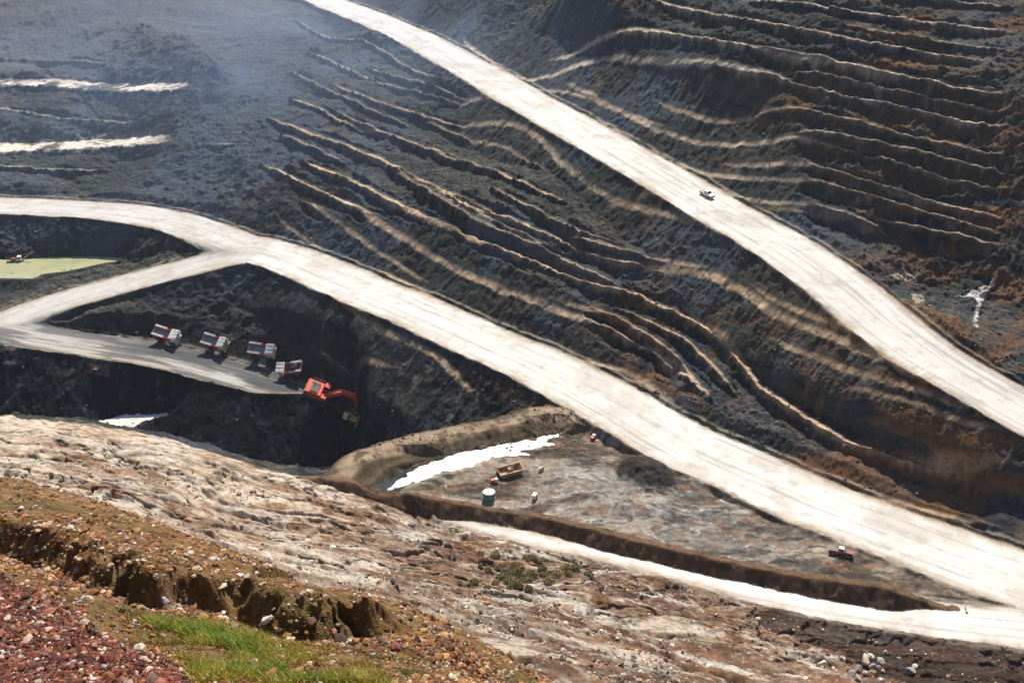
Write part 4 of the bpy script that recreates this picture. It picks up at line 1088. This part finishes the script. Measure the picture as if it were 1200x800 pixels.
def on_bank():
    u = rnd.uniform(0, 480); t_ = u / 480
    return u, rnd.uniform(575 + 125 * t_ + 6, 645 + 70 * t_)
loose(110, on_bank, 'loose stone among the brown gravel of the bank beyond the gully', 'loose stones on the brown gravel bank', ['rk_white', 'rk_orange', 'rk_tan', 'rk_tan', 'rk_red'], .07, .17)
loose(110, lambda: (rnd.uniform(0, 1) ** 1.2 * 220, rnd.uniform(700, 798)) , 'loose stone among the dark red scree nearest the viewer', 'loose stones on the red scree', ['rk_red', 'rk_red', 'rk_orange', 'rk_white', 'rk_grey'], .06, .14)
loose(50, lambda: (rnd.uniform(430, 640), rnd.uniform(752, 799)), 'loose stone on the orange gravel ground right of the grass', 'loose stones on the orange gravel', ['rk_white', 'rk_tan', 'rk_orange', 'rk_grey'], .05, .11)
# grass
gm, gnt, gb = new_mat('grass_blade'); gb.inputs['Roughness'].default_value = .6
vc = gnt.nodes.new('ShaderNodeVertexColor'); vc.layer_name = 'Col'; gnt.links.new(vc.outputs['Color'], gb.inputs['Base Color'])
def blades(name, x, y, h, cols):
    n = len(x); z = grid_z(x, y) - .02
    a = rg.uniform(0, 6.28, n); wd = .004 + .008 * rg.uniform(0, 1, n)
    lean = rg.uniform(.1, .7, n) * h; la = rg.uniform(0, 6.28, n)
    v = np.zeros((n, 5, 3))
    dx, dy = np.cos(a) * wd, np.sin(a) * wd
    for q, (t_, k_) in enumerate([(0, 1), (0, -1), (.55, .8), (.55, -.8), (1, 0)]):
        v[:, q, 0] = x + dx * k_ + np.cos(la) * lean * t_ ** 2; v[:, q, 1] = y + dy * k_ + np.sin(la) * lean * t_ ** 2
        v[:, q, 2] = z + h * t_ * (1 - .2 * t_)
    f = np.array([[0, 1, 3], [0, 3, 2], [2, 3, 4]])[None] + (np.arange(n) * 5)[:, None, None]
    return mesh_from(name, v.reshape(-1, 3), f.reshape(-1, 3), np.repeat(cols, 5, 0), gm)
gpg = poly([(150, 738), (200, 722), (262, 724), (330, 735), (390, 755), (440, 778), (480, 815), (240, 840), (215, 775)], 8.0)
lo, hi = gpg.min(0), gpg.max(0)
x, y = rg.uniform(lo[0], hi[0], 170000), rg.uniform(lo[1], hi[1], 170000)
d1 = fbm(x / .9, y / .9, 511, 3)
# thickest along the middle of the patch
px_ = np.array([hit(u, v, 8.0)[:2] for u, v in [(225, 742), (280, 758), (300, 790), (360, 797)]])
cd_ = np.min([np.hypot(x - p[0], y - p[1]) for p in px_], 0)
k = in_poly(gpg, x, y) & (rg.uniform(0, 1, len(x)) < sst(d1, .38, .62) * (.25 + .75 * (1 - sst(cd_, .8, 2.6))))
x, y, d1, cd_ = x[k], y[k], d1[k], cd_[k]
yel = np.clip(sst(cd_, .4, 2.2) + .5 * sst(fbm(x / .6, y / .6, 513, 3), .5, .65) + rg.normal(0, .3, len(x)), 0, 1)[:, None]
cg = (np.array([[.20, .30, .03]]) * (1 - yel) + np.array([[.46, .36, .07]]) * yel) * rg.uniform(.6, 1.3, (len(x), 1))
o = blades('grass', x, y, rg.uniform(.12, .42, len(x)) * (1.15 - .5 * sst(cd_, .8, 2.4)), cg); o['kind'] = 'stuff'
xs, ys = [], []
for (u, v, n, sp) in [(480, 790, 900, .35), (215, 662, 300, .5), (170, 728, 700, .5), (545, 770, 250, .5), (440, 770, 500, .6)]:
    x0, y0, _ = hit(u, v, 10.0); xs.append(rg.normal(x0, sp, n)); ys.append(rg.normal(y0, sp * .8, n))
x, y = np.concatenate(xs), np.concatenate(ys)
o = blades('grass', x, y, rg.uniform(.06, .2, len(x)), np.array([[.13, .17, .03]]) * rg.uniform(.6, 1.4, (len(x), 1))); o['kind'] = 'stuff'
# scrub on the pale slope
def shrub(x, y, s, tone):
    n = int(900 * s)
    p = rg.normal(0, 1, (n, 3)); p /= np.linalg.norm(p, axis=1)[:, None]; p *= (rg.uniform(.35, 1, (n, 1)) ** .5) * np.array([1, 1, .75]) * s
    p *= (1 + .5 * (fbm(p[:, 0] * 2 + x, p[:, 1] * 2 + y, 521, 2) - .5))[:, None]
    p[:, 2] = np.abs(p[:, 2]) + .1
    t1 = rg.normal(0, 1, (n, 3)); t1 /= np.linalg.norm(t1, axis=1)[:, None]; t2 = np.cross(t1, rg.normal(0, 1, (n, 3))); t2 /= np.linalg.norm(t2, axis=1)[:, None]
    ls = rg.uniform(.08, .18, (n, 1))
    v = np.stack([p - t1 * ls, p + t2 * ls * .5, p + t1 * ls, p - t2 * ls * .5], 1)
    f = np.arange(n * 4).reshape(n, 4)
    col = np.repeat(np.array([tone]) * rg.uniform(.6, 1.4, (n, 1)), 4, 0)
    o = mesh_from('shrub', v.reshape(-1, 3), f, col, gm)
    o.location = (x, y, float(grid_z(x, y)) + .1)
    st = MB()
    for k in range(6):
        a = k * 1.05; st.bar((0, 0, -.1), (math.cos(a) * s * .55, math.sin(a) * s * .55, s * .5), .05, n=5)
    st.build('stem', 'tan', o)
    return o
for k in range(60):
    u, v = rnd.gauss(606, 27), rnd.gauss(672, 13)
    x, y, z = hit(u, max(v, 655 - (608 - u) * .1), 60.0)
    o = shrub(x, y, rnd.uniform(.4, 1.25), [(.20, .165, .05), (.14, .135, .04), (.25, .18, .07)][k % 3])
    tag(o, 'low olive shrub in the scrub patch on the pale slope below the long bund', 'shrub', 'olive shrubs on the pale slope')
print('things', time.time() - T0)


# ------------------------------------------------------------------ light, air, camera
bm = bmesh.new(); bmesh.ops.create_icosphere(bm, subdivisions=4, radius=1)
me = bpy.data.meshes.new('dust_cloud'); bm.to_mesh(me); bm.free()
dc = bpy.data.objects.new('dust_cloud', me); C.objects.link(dc); dc['kind'] = 'stuff'
dc.location = (-118, 478, 72); dc.scale = (190, 175, 70)
dm = bpy.data.materials.new('drifting_dust'); dm.use_nodes = True; n = dm.node_tree
n.nodes.remove(n.nodes['Principled BSDF'])
pv = n.nodes.new('ShaderNodeVolumePrincipled'); pv.inputs['Color'].default_value = (.50, .68, 1, 1)
tc = n.nodes.new('ShaderNodeTexCoord'); ln = n.nodes.new('ShaderNodeVectorMath'); ln.operation = 'LENGTH'
n.links.new(tc.outputs['Object'], ln.inputs[0])
mr = n.nodes.new('ShaderNodeMapRange'); mr.interpolation_type = 'SMOOTHSTEP'
for k, v_ in (('From Min', 1.0), ('From Max', .15), ('To Min', 0.0), ('To Max', .0017)): mr.inputs[k].default_value = v_
n.links.new(ln.outputs['Value'], mr.inputs['Value'])
no = n.nodes.new('ShaderNodeTexNoise'); no.inputs['Scale'].default_value = 3.2; no.inputs['Detail'].default_value = 3
n.links.new(tc.outputs['Object'], no.inputs['Vector'])
m2_ = n.nodes.new('ShaderNodeMapRange'); m2_.inputs['From Min'].default_value = .38; m2_.inputs['From Max'].default_value = .62; m2_.inputs['To Min'].default_value = .35; m2_.inputs['To Max'].default_value = 1.6
n.links.new(no.outputs['Fac'], m2_.inputs['Value'])
mu = n.nodes.new('ShaderNodeMath'); mu.operation = 'MULTIPLY'
n.links.new(mr.outputs['Result'], mu.inputs[0]); n.links.new(m2_.outputs['Result'], mu.inputs[1])
n.links.new(mu.outputs['Value'], pv.inputs['Density']); n.links.new(pv.outputs['Volume'], n.nodes['Material Output'].inputs['Volume'])
me.materials.append(dm)

SUN_EL, SUN_AZ = math.radians(49), math.radians(7)       # azimuth from +Y toward +X
w = bpy.data.worlds.new('World'); bpy.context.scene.world = w; w.use_nodes = True
nt = w.node_tree
sky = nt.nodes.new('ShaderNodeTexSky'); sky.sky_type = 'NISHITA'; sky.sun_disc = False
sky.sun_elevation = SUN_EL; sky.sun_rotation = SUN_AZ; sky.altitude = 300
nt.links.new(sky.outputs['Color'], nt.nodes['Background'].inputs['Color'])
nt.nodes['Background'].inputs['Strength'].default_value = .08
sd = bpy.data.lights.new('sun', 'SUN'); sd.energy = 5.0; sd.angle = math.radians(.6); sd.color = (1, .93, .82)
so = bpy.data.objects.new('sun', sd); C.objects.link(so)
from mathutils import Vector
sv = Vector((math.sin(SUN_AZ) * math.cos(SUN_EL), math.cos(SUN_AZ) * math.cos(SUN_EL), math.sin(SUN_EL)))
so.rotation_euler = sv.to_track_quat('Z', 'Y').to_euler()
so.location = sv * 500
# haze
zlo, zhi = float(Z.min()) - 1.0, float(max(Z.max(), ZC)) + 6.0
bm = bmesh.new(); bmesh.ops.create_cube(bm, size=1)
me = bpy.data.meshes.new('haze'); bm.to_mesh(me); bm.free()
hz = bpy.data.objects.new('haze', me); C.objects.link(hz); hz['kind'] = 'stuff'
hz.scale = (6600, 6600, zhi - zlo); hz.location = (0, 0, (zhi + zlo) / 2)
hm = bpy.data.materials.new('haze'); hm.use_nodes = True; n = hm.node_tree
n.nodes.remove(n.nodes['Principled BSDF'])
pv = n.nodes.new('ShaderNodeVolumePrincipled'); pv.inputs['Color'].default_value = (.72, .82, 1, 1); pv.inputs['Density'].default_value = .00005
pv.inputs['Anisotropy'].default_value = .2
n.links.new(pv.outputs['Volume'], n.nodes['Material Output'].inputs['Volume'])
me.materials.append(hm)

cd = bpy.data.cameras.new('camera'); co = bpy.data.objects.new('camera', cd); C.objects.link(co)
cd.sensor_width = 36; cd.lens = 36 * F / 1200; cd.clip_start = .1; cd.clip_end = 12000
co.location = (0, 0, ZC); co.rotation_euler = (math.pi / 2 - PITCH, 0, 0)
sc = bpy.context.scene; sc.camera = co
vs = sc.view_settings; vs.view_transform = 'Standard'; vs.look = 'None'; vs.exposure = 0.78; vs.gamma = 1
sc.cycles.max_bounces = 4; sc.cycles.volume_bounces = 1
print('done', time.time() - T0)
